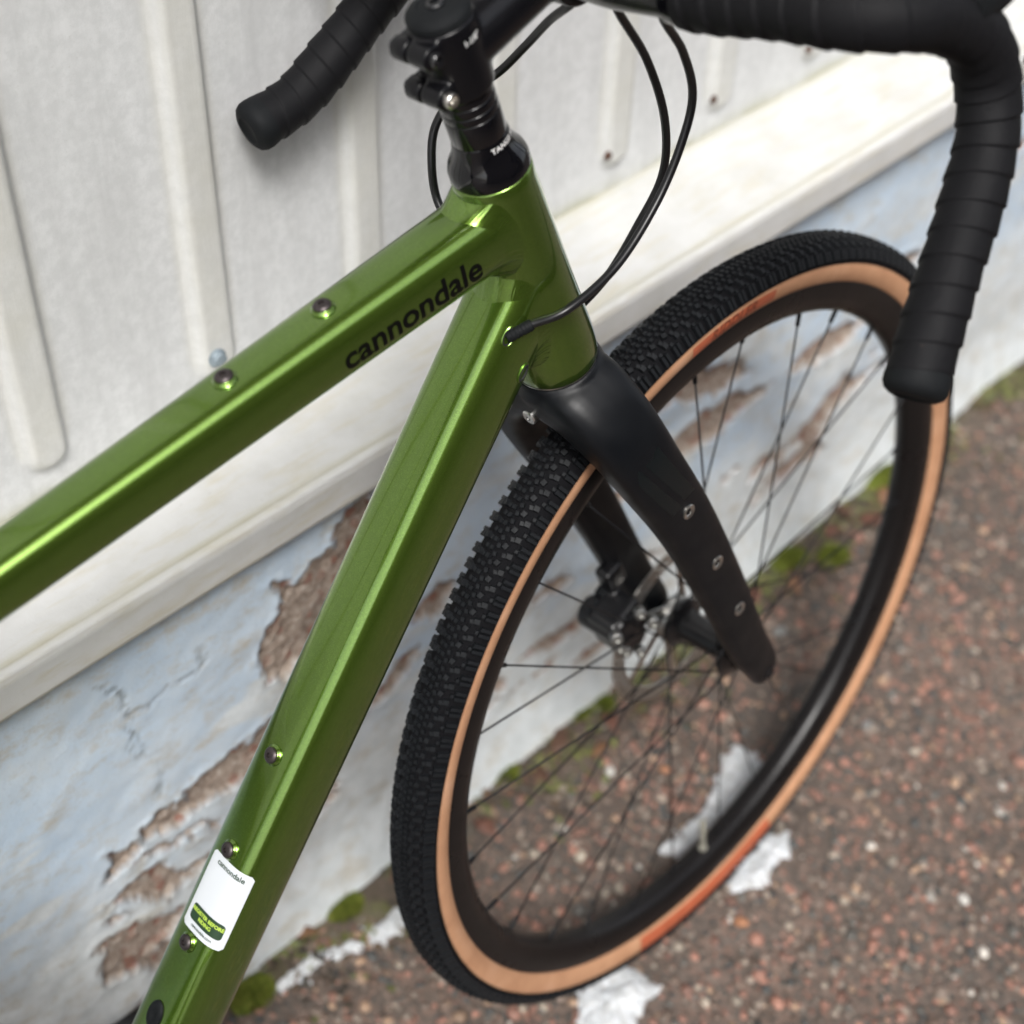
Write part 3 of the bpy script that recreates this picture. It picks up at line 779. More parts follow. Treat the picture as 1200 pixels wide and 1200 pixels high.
# rubber port plug low on the down tube
P, N, l = on_tube(DT, -.5379, .3718)
g = G(); Vp, Fp = revolve([(-.001, 1.0), (.0008, 1.0), (.0016, .92), (.0020, .7), (.0020, .4), (.0012, .25)], (0, 0, 0), (0, 0, 1), 40)
M = Matrix((DT.t, Vector((0, -1, 0)), N)).transposed().to_4x4(); M.translation = P
g.add([Vector((v.x*.0105, v.y*.0068, v.z)) for v in Vp], Fp, M); g.obj('port_plug', rubber, dtube, auto=40)

# ---- flat print wrapped on surfaces
def text_mesh(txt, size, bold=0.0, maxe=.0012, shear=0., space=1.0):
    cu = bpy.data.curves.new('t', 'FONT'); cu.body = txt; cu.size = size; cu.offset = bold; cu.resolution_u = 6; cu.shear = shear; cu.space_character = space
    cu.align_x = 'CENTER'; cu.align_y = 'CENTER'
    o = bpy.data.objects.new('t', cu); COL.objects.link(o)
    me = bpy.data.meshes.new_from_object(o.evaluated_get(bpy.context.evaluated_depsgraph_get()))
    bpy.data.objects.remove(o)
    bm = bmesh.new(); bm.from_mesh(me); bmesh.ops.triangulate(bm, faces=bm.faces[:])
    for _ in range(6):
        es = [e for e in bm.edges if e.calc_length() > maxe]
        if not es: break
        bmesh.ops.subdivide_edges(bm, edges=es, cuts=1); bmesh.ops.triangulate(bm, faces=bm.faces[:])
    bm.verts.index_update()
    V = [(v.co.x, v.co.y) for v in bm.verts]; F = [[v.index for v in f.verts] for f in bm.faces]
    bm.free(); return V, F
def wrap(VF, fn, name, mat, parent):
    V, F = VF; g = G(); g.add([fn(*v) for v in V], F); return g.obj(name, mat, parent)
# big wordmark on the right side of the top tube
pa = Vector((-.3458, 0, .8068)); pb = Vector((-.2500, 0, .8223))
la = (pa-TT.p).dot(TT.t); lb = (pb-TT.p).dot(TT.t); lc = (la+lb)/2
VT = text_mesh('cannondale', .0205, .00045)
xs_ = [v[0] for v in VT[0]]; ys_ = [v[1] for v in VT[0]]
kx = (lb-la)/(max(xs_)-min(xs_)); cx_ = (max(xs_)+min(xs_))/2; cy_ = (max(ys_)+min(ys_))/2
LUT = {}
def tube_wrap(tube, l, d, phi0, off):
    key = round(d, 5)
    if (tube, key, phi0) not in LUT: LUT[(tube, key, phi0)] = tube.arc(lc, phi0, d) if abs(d) > 1e-6 else phi0
    return tube.pt(l, LUT[(tube, key, phi0)], off)
TPHI = radians(91)
wrap((VT[0], VT[1]), lambda x, y: tube_wrap(TT, lc+(x-cx_)*kx, -(y-cy_)*kx, TPHI, .00016), 'lettering', black_print, ttube)
# sticker on the down tube between the two lower bosses
def lD(x, z): return (Vector((x, 0, z))-DT.p).dot(DT.t)
l_a, l_b = lD(-.501, .4164)+.0075, lD(-.4586, .4738)-.0070
lm = (l_a+l_b)/2; Ls = l_b-l_a; Ws = .0375
sphi = radians(7)
def sw(x, y, off): # x across the tube (towards -y side positive), y along tube up
    return DT.pt(lm+y, DT.arc(lm, sphi, x) if abs(x) > 1e-5 else sphi, off)
def grid_patch(w_, h_, r, nx=26, ny=26, cx=0, cy=0):
    V = []; F = []
    for j in range(ny+1):
        for i in range(nx+1):
            u = -1+2*i/nx; v = -1+2*j/ny; yy = v*h_/2
            lim = w_/2
            dy = abs(yy)-(h_/2-r)
            if dy > 0: lim = w_/2-r+math.sqrt(max(0, r*r-dy*dy))
            V.append((cx+u*lim, cy+yy))
    for j in range(ny):
        for i in range(nx): a = j*(nx+1)+i; F.append([a, a+1, a+nx+2, a+nx+1])
    return V, F
white_lab = M_plain('white_label_vinyl', (.60, .63, .66), .35, coat=.3)
st = wrap(grid_patch(Ws, Ls, .0025), lambda x, y: sw(x, y, .00015), 'sticker', white_lab, dtube)
st['label'] = 'white sticker with a dark green strip'
# pieces of print belong to the same sticker level (down tube children)
dkg = M_plain('dark_green_print', (.018, .045, .02), .4)
lime = M_plain('lime_print', (.45, .62, .08), .5)
wrap(grid_patch(.0295, .0115, .0028, cx=0, cy=-Ls*.5+.0125), lambda x, y: sw(x, y, .00038), 'sticker_strip', dkg, dtube)
wrap(text_mesh('REGISTER BEFORE', .0036, .00012, .001), lambda x, y: sw(x, y-Ls*.5+.0146, .00060), 'lettering', lime, dtube)
wrap(text_mesh('RIDING', .0036, .00012, .001), lambda x, y: sw(x, y-Ls*.5+.0106, .00060), 'lettering', lime, dtube)
wrap(text_mesh('cannondale', .0054, .00012, .001), lambda x, y: sw(x+.001, y+Ls*.5-.0048, .00050), 'lettering', dkg, dtube)
wrap(text_mesh('cannondale.com', .0030, .00006, .001), lambda x, y: sw(x, y-Ls*.5+.0040, .00050), 'lettering', dkg, dtube)

# cable ports near the head of the down tube (oval recess + rubber grommet)
def oval(P, N, T, a, b, mat, name, parent, h=.0006, ring=None):
    S_ = N.cross(T).normalized(); g = G()
    V, F = revolve([(-.001, 1.0), (h, 1.0), (h+.0003, .9), (h+.0001, .82), (-.0008, .78), (-.0009, .01)], (0, 0, 0), (0, 0, 1), 32)
    M = Matrix((T, S_, N)).transposed().to_4x4(); M.translation = P
    g.add([Vector((v.x*a, v.y*b, v.z)) for v in V], F, M); return g.obj(name, mat, parent, auto=50)
hole_m = M_plain('dark_cable_hole', (.004, .004, .004), .8)
P2 = Vector((-.2255, -.0262, .7405)); l2 = (P2-DT.p).dot(DT.t); phi2 = math.atan2(.0262, (P2-DT.p).dot(DT.n))
P1 = Vector((-.2323, -.027, .7677)); l1 = (P1-DT.p).dot(DT.t); phi1 = math.atan2(.027, (P1-DT.p).dot(DT.n))
PORT = DT.pt(l1, phi1); PORTN = DT.nrm(l1, phi1); PORTT = DT.t
for (ll, ph, nm) in ((l1, phi1, 'cable_port'), (l2, phi2, 'cable_port')):
    P = DT.pt(ll, ph); N = DT.nrm(ll, ph); T = DT.t
    o = oval(P, N, T, .0066, .0038, green, nm, dtube)
    oval(P+N*.0002, N, T, .0058, .0030, hole_m, 'port_hole', o, .0006)

# ---- rest of the frame behind the picture
g = G(); g.add(*cyl((-.590, 0, .262), (-.742, 0, .705), .0165, 40)); seat_t = g.obj('seat_tube', green, bike, auto=40)
g = G(); g.add(*cyl((-.738, 0, .69), (-.785, 0, .83), .0136, 32)); g.obj('seatpost', black_matt, bike, auto=40)
g = G(); g.add(*cyl((-.582, -.036, .280), (-.582, .036, .280), .021, 40, .001)); g.obj('bottom_bracket', green, bike, auto=40)
for s in (-1, 1):
    g = G(); g.add(*sweep(catmull([(-.60, s*.030, .278), (-.72, s*.036, .292), (-.90, s*.060, .330), (-1.02, s*.070, .349)]), .0105, 20)); g.obj('chain_stay', green, bike)
    g = G(); g.add(*sweep(catmull([(-.728, s*.018, .665), (-.85, s*.045, .55), (-1.02, s*.070, .352)]), .0075, 20)); g.obj('seat_stay', green, bike)
g = G()
sad = []
for i in range(13):
    t = i/12; wdt = .020+.052*max(0, (1-t*1.15))**1.3+.004; sad.append([Vector((-.92+t*.27, cos(a)*wdt, .865+.012*sin(a)*(1 if sin(a) > 0 else 2.2)-.010*t*0)) for a in [2*pi*k/24 for k in range(24)]])
g.add(*loft(sad)); g.add(*cyl((-.785, 0, .825), (-.79, 0, .85), .02, 20, .002)); g.obj('saddle', rubber, bike)
g = G(); g.add(*revolve([(-.001, .084), (.001, .084), (.0012, .080), (.0012, .06), (-.001, .06), (-.001, .084)], (-.582, -.046, .280), (0, -1, 0), 60, False))
for k in range(5):
    a = 2*pi*k/5; g.add(*cyl((-.582, -.047, .28), (-.582+cos(a)*.063, -.047, .28+sin(a)*.063), .006, 10))
g.obj('chainring', black_ano, bike)
for s, dx in ((-1, -.1), (1, .1)):
    g = G(); g.add(*sweep([(-.582, s*.052, .28), (-.582+dx*.85, s*.066, .28-dx*1.35), (-.582+dx*.87, s*.067, .28-dx*1.38)], .0105, 16)); g.obj('crank_arm', black_matt, bike)
    g = G(); g.add(*rbox(-.582+dx*.87, s*.115, .28-dx*1.38, .09, .09, .016, .004)); g.obj('pedal', black_ano, bike)

# ---- wheel
def wheel(name, root, basis):
    wh = bpy.data.objects.new(name, None); link(wh, root); wh.matrix_basis = basis
    return wh
ANG = 256
def ring_rev(prof, n=ANG, seg=None):
    """prof (r, y) revolved about the y axis"""
    a0, a1 = (0, 2*pi) if seg is None else seg
    rings = []
    cl = seg is None; m = n if cl else n+1
    for k in range(m):
        t = a0+(a1-a0)*k/n
        rings.append([(r*cos(t), y, r*sin(t)) for r, y in prof])
    V = [v for r in rings for v in r]; q = len(prof); F = []
    for i in range(m if cl else m-1):
        j = (i+1) % m
        for k in range(q-1): F.append([i*q+k, i*q+k+1, j*q+k+1, j*q+k])
    return V, F
TC, TR = .3265, .0190     # tyre section centre radius and casing radius
def tyre_pt(phi, off=0.): # phi from outward (0) toward -y (positive)
    return (TC+(TR+off)*cos(phi), -(TR+off)*sin(phi))
PHI_B = radians(131); PHI_T = radians(82)
def build_wheel(wh, detailed=True):
    # tyre tread casing
    prof = [tyre_pt(-PHI_T+2*PHI_T*i/28, .0) for i in range(29)]
    g = G(); g.add(*ring_rev([tyre_pt(-PHI_T, -.0006)]+prof+[tyre_pt(PHI_T, -.0006)])); g.obj('tyre_tread', tread_base, wh)
    for s in (1, -1):
        pr = []
        for i in range(14):
            ph = PHI_T-.04+(PHI_B-PHI_T+.04)*i/13; r, y = tyre_pt(ph); 
            pr.append((r, y*s))
        pr.append((.3135, -s*.0125))
        g = G(); g.add(*ring_rev(pr)); sidew = g.obj('tyre_sidewall', tan, wh)
    # rim
    pr = [(.3140, -.0120), (.3145, -.0132), (.3135, -.0141), (.3120, -.0143), (.3020, -.0146), (.2935, -.0120), (.2885, -.0070), (.2868, 0), (.2885, .0070), (.2935, .0120), (.3020, .0146), (.3120, .0143), (.3135, .0141), (.3145, .0132), (.3140, .0120)]
    g = G(); g.add(*ring_rev(pr)); g.obj('rim', rim_mat, wh)
    # knobs
    np_ = 182
    def knob(a, phi, la, lw, h, twist=0, groove=False):
        """box on the casing: la along circumference, lw across, h height"""
        bm = bmesh.new(); V = []
        def P(x, yv, z):
            ph = phi+yv/TR; r, y = tyre_pt(ph, z); an = a+x/.345
            return (r*cos(an), y, r*sin(an))
        ct, st_ = cos(twist), sin(twist)
        sh = .82
        cs = [(-1, -1), (1, -1), (1, 1), (-1, 1)]
        if not groove:
            V = [P((cx*la*ct-cy*lw*st_)/2, (cx*la*st_+cy*lw*ct)/2, -.0004) for cx, cy in cs]
            V += [P((cx*la*ct-cy*lw*st_)/2*sh, (cx*la*st_+cy*lw*ct)/2*sh, h) for cx, cy in cs]
            F = [[0, 1, 5, 4], [1, 2, 6, 5], [2, 3, 7, 6], [3, 0, 4, 7], [4, 5, 6, 7]]
        else:
            us = [-1, -.90, -.24, -.14, .14, .24, .90, 1]   # two raised ribs with a groove
            hs = [-.0004, h, h, h*.1, h*.1, h, h, -.0004]
            V = []; F = []
            for u_, hh in zip(us, hs):
                for v_ in (-1, -.86, .86, 1):
                    V.append(P(u_*la/2, v_*lw/2, hh if abs(v_) < 1 else -.0004))
            for i in range(7):
                for j in range(3): b = i*4+j; F.append([b, b+1, b+5, b+4])
        bm.free(); return V, F
    # right-hand shoulder knobs, each its own piece, sharing one mesh
    V, F = knob(0, radians(59), .0074, .0080, .0036, 0, True)
    me0 = mesh('tread_knob', V, F, False); me0.materials.append(knob_rubber)
    if detailed:
        for k in range(np_):
            o = bpy.data.objects.new('tread_knob', me0); link(o, wh); o.rotation_euler = (0, -2*pi*k/np_, 0)
    g = G()
    for k in range(np_):
        a = 2*pi*k/np_; h_ = pi/np_
        g.add(*knob(a, -radians(59), .0074, .0080, .0036, 0, True))
        if not detailed: g.add(*knob(a, radians(59), .0074, .0080, .0036, 0, True))
        for s in (1, -1):
            g.add(*knob(a+(h_ if s > 0 else 0), s*radians(37), .0058 if s < 0 else .0042, .0054 if s < 0 else .0040, .0034 if s < 0 else .0034, .12*s))
            g.add(*knob(a+(h_*.2 if s > 0 else 0), s*radians(23), .0044, .0034, .0034, -.25*s))
            if s > 0: g.add(*knob(a+h_*1.2, radians(28), .0034, .0028, .0026, .3)); g.add(*knob(a+h_*.2, radians(44), .0030, .0024, .0020, 0))
            for q in (0, 1):
                g.add(*knob(a+h_*q+h_*.5*(s+1)/2, s*radians(11), .0036, .0028, .0022, .3*s))
        for q in (0, 1): g.add(*knob(a+h_*q, 0, .0034, .0030, .0024, .0))
    o = g.obj('small_tread_knobs', knob_rubber, wh, smooth=False); o['kind'] = 'stuff'
    # hub
    g = G(); g.add(*revolve([(-.050, .0085), (-.046, .0105), (-.040, .0110), (-.034, .0125), (-.030, .0215), (-.0275, .0220), (-.026, .0205), (-.020, .0125), (.012, .0130), (.020, .0150), (.024, .0225), (.0255, .0225), (.028, .0200), (.036, .0165), (.040, .0120), (.050, .0085)], (0, 0, 0), (0, 1, 0), 48)); hub = g.obj('hub', black_ano, wh, auto=40)
    # spokes
    ns = 28
    for k in range(ns):
        a = radians(97)-2*pi*k/ns; s = -1 if k % 2 == 0 else 1
        fa = a + (radians(64) if (k//2) % 2 == 0 else -radians(64))
        rimP = Vector((cos(a)*.2885, s*.002, sin(a)*.2885)); hubP = Vector((cos(fa)*.0205, s*(.0275 if s < 0 else .0245), sin(fa)*.0205))
        d = (hubP-rimP).normalized(); g = G()
        g.add(*cyl(rimP, hubP, .00080, 8)); g.add(*revolve([(-.002, .0024), (.001, .0022), (.0022, .0018), (.012, .0017), (.013, .0012)], rimP, d, 10))
        g.obj('spoke', spoke_mat, wh)
    # disc rotor (left side)
    g = G(); ry = .034
    def band(r0, r1, th=.0018, wav=0.0, n=144):
        V = []; F = []
        for k in range(n):
            a = 2*pi*k/n; o_ = r1+wav*sin(a*12)
            for r, y in ((r0, ry-th/2), (o_, ry-th/2), (o_, ry+th/2), (r0, ry+th/2)): V.append((r*cos(a), y, r*sin(a)))
        for k in range(n):
            j = (k+1) % n
            for q in range(4): F.append([k*4+q, k*4+(q+1) % 4, j*4+(q+1) % 4, j*4+q])
        return V, F
    g.add(*band(.0775, .0800, .0018, .0007)); g.add(*band(.0725, .0745)); g.add(*band(.0660, .0688))
    for k in range(60):
        a = 2*pi*k/60; b = a+.05
        for (r0, r1, sg) in ((.0685, .0728, 1), (.0742, .0778, -1)):
            p = Vector((r0*cos(a), ry, r0*sin(a))); q = Vector((r1*cos(a+.045*sg), ry, r1*sin(a+.045*sg)))
            t = (q-p).normalized(); sd_ = Vector((0, 1, 0)).cross(t)*.0013; h2 = Vector((0, .0009, 0))
            V = [p-sd_-h2, p+sd_-h2, p+sd_+h2, p-sd_+h2, q-sd_-h2, q+sd_-h2, q+sd_+h2, q-sd_+h2]
            g.add(V, [[0, 1, 5, 4], [1, 2, 6, 5], [2, 3, 7, 6], [3, 0, 4, 7]])
    for k in range(6):
        a = 2*pi*k/6; p = Vector((.020*cos(a), ry, .020*sin(a))); b = a+.5; q = Vector((.067*cos(b), ry, .067*sin(b)))
        t = (q-p).normalized(); sd_ = Vector((0, 1, 0)).cross(t)*.003; h2 = Vector((0, .0009, 0))
        V = [p-sd_-h2, p+sd_-h2, p+sd_+h2, p-sd_+h2, q-sd_-h2, q+sd_-h2, q+sd_+h2, q-sd_+h2]
        g.add(V, [[0, 1, 5, 4], [1, 2, 6, 5], [2, 3, 7, 6], [3, 0, 4, 7]])
    g.obj('disc_rotor', steel, wh, smooth=False)
    g = G(); g.add(*cyl((0, .030, 0), (0, .040, 0), .021, 30, .002)); g.obj('lockring', alu, wh, auto=40)
alu_valve = M_plain('pale_valve_cap', (.24, .23, .19), .45)
VALVE = 272.5
fwheel = wheel('front_wheel', bike, SM4 @ Matrix.Translation(WC)); build_wheel(fwheel)
rwheel = wheel('rear_wheel', bike, Matrix.Translation((-1.02, 0, R0)))
for c in [c for c in fwheel.children if not c.name.startswith('tread_knob')]:
    d = c.copy(); COL.objects.link(d); d.parent = rwheel
# valve, standing on the inner side of the rim
va = radians(VALVE)
g = G(); vd = Vector((-cos(va), 0, -sin(va))); vp = Vector((cos(va)*.2872, 0, sin(va)*.2872))
g.add(*revolve([(-.002, .0042), (.002, .0042), (.0025, .0029), (.024, .0029), (.0245, .0036), (.038, .0034), (.041, .0022), (.0415, .0001)], vp, vd, 20)); g.obj('valve', alu_valve, fwheel, auto=40)
# print on the tan sidewall
def side_arc(name, a0, a1, r0, r1, mat, n=60):
    V = []; F = []
    def ph(r): # outward (r) -> point on casing, right side
        c = (r-TC)/TR; return math.acos(max(-1, min(1, c)))
    for i in range(n+1):
        t = a0+(a1-a0)*i/n
        for j in range(5):
            rr_ = r0+(r1-r0)*j/4; p = ph(rr_); r, y = tyre_pt(p, .00025); V.append((r*cos(t), y, r*sin(t)))
    for i in range(n):
        for j in range(4): b = i*5+j; F.append([b, b+1, b+6, b+5])
    g = G(); g.add(V, F); return g.obj(name, mat, fwheel)
side_arc('sidewall_label', radians(84.0), radians(100.5), .3185, .3275, orange)
side_arc('sidewall_label', radians(252), radians(287), .3160, .3290, orange)
def arc_text(txt, ac, rc, size, bold, mat):
    V, F = text_mesh(txt, size, bold, .002, .25, 1.15); g = G(); out = []
    for x, y in V:
        t = ac-x/rc; rr_ = rc+y; p = math.acos(max(-1, min(1, (rr_-TC)/TR))); r, yy = tyre_pt(p, .00045); out.append((r*cos(t), yy, r*sin(t)))
    g.add(out, F); g.obj('lettering', mat, fwheel)
arc_text('RIDDLER', radians(92.5), .3230, .0115, .0004, dark_print)

# ---- fork
g = G()
g.add(*revolve([(S0-.042, .0200), (S0-.030, .0270), (S0-.012, .0305), (S0-.0035, .0286), (S0-.0012, .0272)], AX, UX, 48))
def leg_path():
    return [(OFF, .0560, -.006), (OFF-.001, .0565, .012), (.0445, .0572, .060), (.0330, .0580, .150), (.0185, .0570, .245), (.0050, .0530, .312), (-.0010, .0420, .354), (-.0020, .0220, .378), (-.001, .0, .383)]
def leg_sec(u): # u 0..1 -> (fore-aft half, lateral half)
    xs = [0, .06, .15, .4, .62, .78, .88, .95, 1]; A = [.0125, .0145, .0165, .0205, .0240, .0265, .0278, .0280, .0280]; Bq = [.0070, .0085, .0092, .0108, .0140, .0185, .0205, .0205, .0200]
    return float(np.interp(u, xs, A)), float(np.interp(u, xs, Bq))
LP = catmull(leg_path(), 9); nL = len(LP)
def fork_pts(sign): return [ap(p.z, p.x, sign*p.y) for p in LP]
for sgn in (1, -1):
    pts = fork_pts(sgn); rings = []
    for i, P in enumerate(pts):
        T = (pts[min(i+1, nL-1)]-pts[max(i-1, 0)]).normalized(); a, b = leg_sec(i/(nL-1)); x = (NX-T*NX.dot(T)).normalized(); y = T.cross(x)
        f = sq(a, b, 3.3); rings.append([P+x*f(2*pi*k/32)[0]+y*f(2*pi*k/32)[1] for k in range(32)])
    g.add(*loft(rings))
    # dropout
    g.add(*cyl(ap(0, OFF, sgn*.050), ap(0, OFF, sgn*.0625), .0125, 32, .002))
g.add(*rbox(*ap(.055, .020, .054), .020, .014, .062, .003, Matrix.Rotation(-radians(19)-.2, 3, 'Y')))
fork = remesh(g, 'fork', black_matt, bike, .0013, 7); steer(fork)
# threaded inserts on the outside of the legs
for sgn in (-1, 1):
    for s_, nn in ((.272, .020), (.196, .0300), (.122, .0375)):
        k = min(range(nL), key=lambda i: abs(LP[i].z-s_)); a, b = leg_sec(k/(nL-1)); P = ap(s_, LP[k].x, sgn*(LP[k].y+b-.0006))
        g = G(); g.add(*revolve([(0, .0056), (.0012, .0056), (.0017, .0050), (.0015, .0040), (.0006, .0026), (.0002, .0024), (-.0003, .0001)], P, (0, sgn, 0), 28)); g.obj('threaded_insert', steel, fork, auto=35)
g = G(); g.add(*revolve([(0, .0058), (.001, .0062), (.003, .006), (.0036, .005), (.0036, .0032), (.001, .003), (.001, .0001)], ap(0, OFF, -.0624), (0, -1, 0), 32)); g.obj('thru_axle_end', black_ano, fork, auto=35)
g = G(); g.add(*cyl(ap(0, OFF, -.062), ap(0, OFF, .062), .0058, 20)); g.obj('thru_axle', black_ano, fork)
# bolt at the rear of the crown
g = G(); g.add(*revolve([(-.002, .0054), (.0022, .0054), (.0030, .0046), (.0032, .0018), (.0016, .0016), (.0016, .0001)], ap(.371, -.0275, .006), -NX, 28)); g.obj('crown_bolt', alu, fork, auto=35)
# gloss emblem: slanted blades on the upper right leg, print thickness
def leg_surf(s_, nfrac, off=.0010):
    k = min(range(nL), key=lambda i: abs(LP[i].z-s_)); k = min(max(k, 1), nL-2)
    z0, z1 = LP[k-1].z, LP[k+1].z; f = (s_-z0)/(z1-z0); C = LP[k-1]+(LP[k+1]-LP[k-1])*f; uu = (k-1+2*f)/(nL-1)
    a, b = leg_sec(uu); v = nfrac; t = b*(1-abs(v)**3.3)**(1/3.3)
    return ap(s_, C.x+a*v, -(C.y+t-.0007+off))
def blade(p0, p1, p2, p3):
    V = []; F = []
    for i in range(17):
        for j in range(5):
            u, v = i/16, j/4
            s_ = (p0[0]*(1-v)+p3[0]*v)*(1-u)+(p1[0]*(1-v)+p2[0]*v)*u; n_ = (p0[1]*(1-v)+p3[1]*v)*(1-u)+(p1[1]*(1-v)+p2[1]*v)*u
            V.append(leg_surf(s_, n_))
    for i in range(16):
        for j in range(4): b = i*5+j; F.append([b, b+1, b+6, b+5])
    g = G(); g.add(V, F); g.obj('gloss_emblem', black_gloss_decal, fork)
blade((.352, -.35), (.286, .10), (.284, .60), (.348, .30)); blade((.330, -.72), (.282, -.50), (.282, -.06), (.344, -.50))

# ---- brake caliper on the left leg
cal = G(); apo = ap
def ap(s_, n=0., y=0.): return apo(s_-.008, n+.008, y-.002)
RX = Matrix.Rotation(-radians(19), 3, 'Y')
cal.add(*rbox(*ap(.072, -.006, .040), .036, .030, .040, .005, RX)); cal.add(*rbox(*ap(.048, .0, .044), .026, .020, .050, .005, RX))
cal.add(*cyl(ap(.075, -.012, .022), ap(.075, -.012, .066), .0145, 28, .003)); cal.add(*cyl(ap(.050, -.002, .026), ap(.050, -.002, .060), .012, 28, .003))
cal.add(*rbox(*ap(.104, .012, .053), .020, .016, .024, .004, RX))
caliper = remesh(cal, 'brake_caliper', caliper_mat, bike, .0014, 3); steer(caliper)
for s_, n_, y_, r_ in ((.083, -.022, .030, .0050), (.062, -.020, .034, .0040), (.058, -.012, .020, .0042), (.044, -.013, .038, .0050), (.088, .004, .026, .0045), (.070, .010, .022, .0050)):
    g = G(); dirv = Vector((-NX.x*.6, -.8, .25)).normalized(); g.add(*revolve([(-.006, r_), (.002, r_), (.003, r_*.8), (.003, r_*.5), (.001, r_*.45), (.001, .0001)], ap(s_, n_, y_-.004)+dirv*.007, dirv, 24)); g.obj('caliper_bolt', alu_dull, caliper, auto=35)

ap = apo
# ---- headset cover, spacers, stem
g = G(); g.add(*revolve([(S1-.001, .0220), (S1+.0004, .0231), (S1+.0012, .0233), (S1+.0050, .0232), (S1+.0085, .0222), (S1+.0115, .0203), (S1+.0150, .0182), (S1+.0190, .0169), (S1+.0230, .0160), (S1+.0241, .0158), (S1+.0245, .0155)], AX, UX, 96)); cover = g.obj('headset_cover', black_gloss, bike, auto=50)
def spacer(a, b, r=.0158):
    g = G(); g.add(*revolve([(S1+a+.0001, r-.0006), (S1+a+.0004, r-.0001), (S1+a+.0007, r), (S1+b-.0007, r), (S1+b-.0004, r-.0001), (S1+b-.0001, r-.0006)], AX, UX, 96)); g.obj('spacer', black_gloss, bike, auto=60)
spacer(.0245, .0403); spacer(.0403, .0454); spacer(.0454, .0510); spacer(.0510, .0561)
def cyl_wrap(VF, s_c, ang, r, name, mat, parent, tilt=0):
    """text round a cylinder about the steering axis; ang measured from -y toward +n (front)"""
    def f(x, y):
        xx = x*cos(tilt)-y*sin(tilt); yy = x*sin(tilt)+y*cos(tilt)
        t = ang+xx/r; return ap(s_c+yy, sin(t)*r, -cos(t)*r)
    return wrap(VF, f, name, mat, parent)
cyl_wrap(text_mesh('TANGE SEIKI', .0048, .0001, .001, .0), S1+.0212, radians(26), .0168, 'lettering', white_print, cover)
SC = S1+.0787    # stem centre height on the steerer
g = G()
g.add(*revolve([(SC-.0225, .0170), (SC-.0215, .0180), (SC-.012, .0184), (SC+.012, .0184), (SC+.0190, .0180), (SC+.0205, .0170)], AX, UX, 48))
BCs = Vector((-.16869, 0, .96294)); YV = Vector((0, 1, 0))
sd_ = (NX*1.0).normalized(); 
g.add(*cyl(ap(SC-.001, .004), BCs-NX*.006, .0172, 40, r2=.0158))
g.add(*cyl(BCs-YV*.021, BCs+YV*.021, .0208, 40, .002))
for ds, rr_ in ((.0125, .0068), (-.0125, .0068)):
    g.add(*cyl(ap(SC+ds, -.0200, -.0125), ap(SC+ds, -.0200, .0020), rr_, 24, .0012)); g.add(*rbox(*ap(SC+ds, -.0135, -.0055), .016, .0140, .0125, .002, RX))
g.add(*cyl(BCs+UX*.016+NX*.010-YV*.014, BCs+UX*.016+NX*.010+YV*.014, .0075, 20, .001)); g.add(*cyl(BCs-UX*.019+NX*.006-YV*.014, BCs-UX*.019+NX*.006+YV*.014, .0072, 20, .001))
stem = remesh(g, 'stem', black_satin, bike, .0010, 5); steer(stem)
for ds in (.0125, -.0125):
    g = G(); g.add(*cyl(ap(SC+ds, -.0200, .0030), ap(SC+ds, -.0200, .0140), .0066, 28, .0012)); g.add(*rbox(*ap(SC+ds, -.0135, .0085), .016, .0105, .012, .002, RX)); g.obj('clamp_lug', black_satin, stem, auto=45)
    dy = -1 if ds > 0 else -1
    g = G(); g.add(*revolve([(-.002, .0042), (.0038, .0042), (.0045, .0037), (.0045, .0022), (.002, .0020), (.002, .0001)], ap(SC+ds, -.0200, -.0118), (0, -1, 0), 28)); g.obj('clamp_bolt', black_ano if ds > 0 else steel, stem, auto=35)
    g = G(); g.add(*revolve([(-.002, .0036), (.0034, .0036), (.004, .003), (.004, .0001)], ap(SC+ds, -.0200, .0135), (0, 1, 0), 20)); g.obj('clamp_bolt', black_ano, stem, auto=35)
g = G(); T0 = SC+.0205
g.add(*revolve([(T0, .0160), (T0+.0005, .0170), (T0+.0012, .0172), (T0+.0016, .0168), (T0+.0020, .0168), (T0+.0026, .0172), (T0+.0040, .0170), (T0+.0058, .0152), (T0+.0074, .0110), (T0+.0076, .0100), (T0+.0071, .0096), (T0+.0078, .0066), (T0+.0074, .0060), (T0+.0072, .0050)], AX, UX, 72)); cap = steer(g.obj('top_cap', rubber, bike, auto=40))
g = G(); g.add(*revolve([(T0+.0060, .0048), (T0+.0082, .0048), (T0+.0090, .0042), (T0+.0090, .0026), (T0+.0060, .0024), (T0+.0060, .0001)], AX, UX, 30)); g.obj('cap_bolt', black_ano, cap, auto=35)
cyl_wrap(text_mesh('1-1/8"', .0046, .0001, .001, .0), SC+.0110, radians(4), .01875, 'lettering', white_print, stem)
for nn in (.028, .066):
    pass
g = G(); g.add(*cyl(ap(SC+.0150, .030), ap(SC+.0174, .030), .0060, 28, .0004)); g.obj('stem_badge', white_print, stem, auto=40)

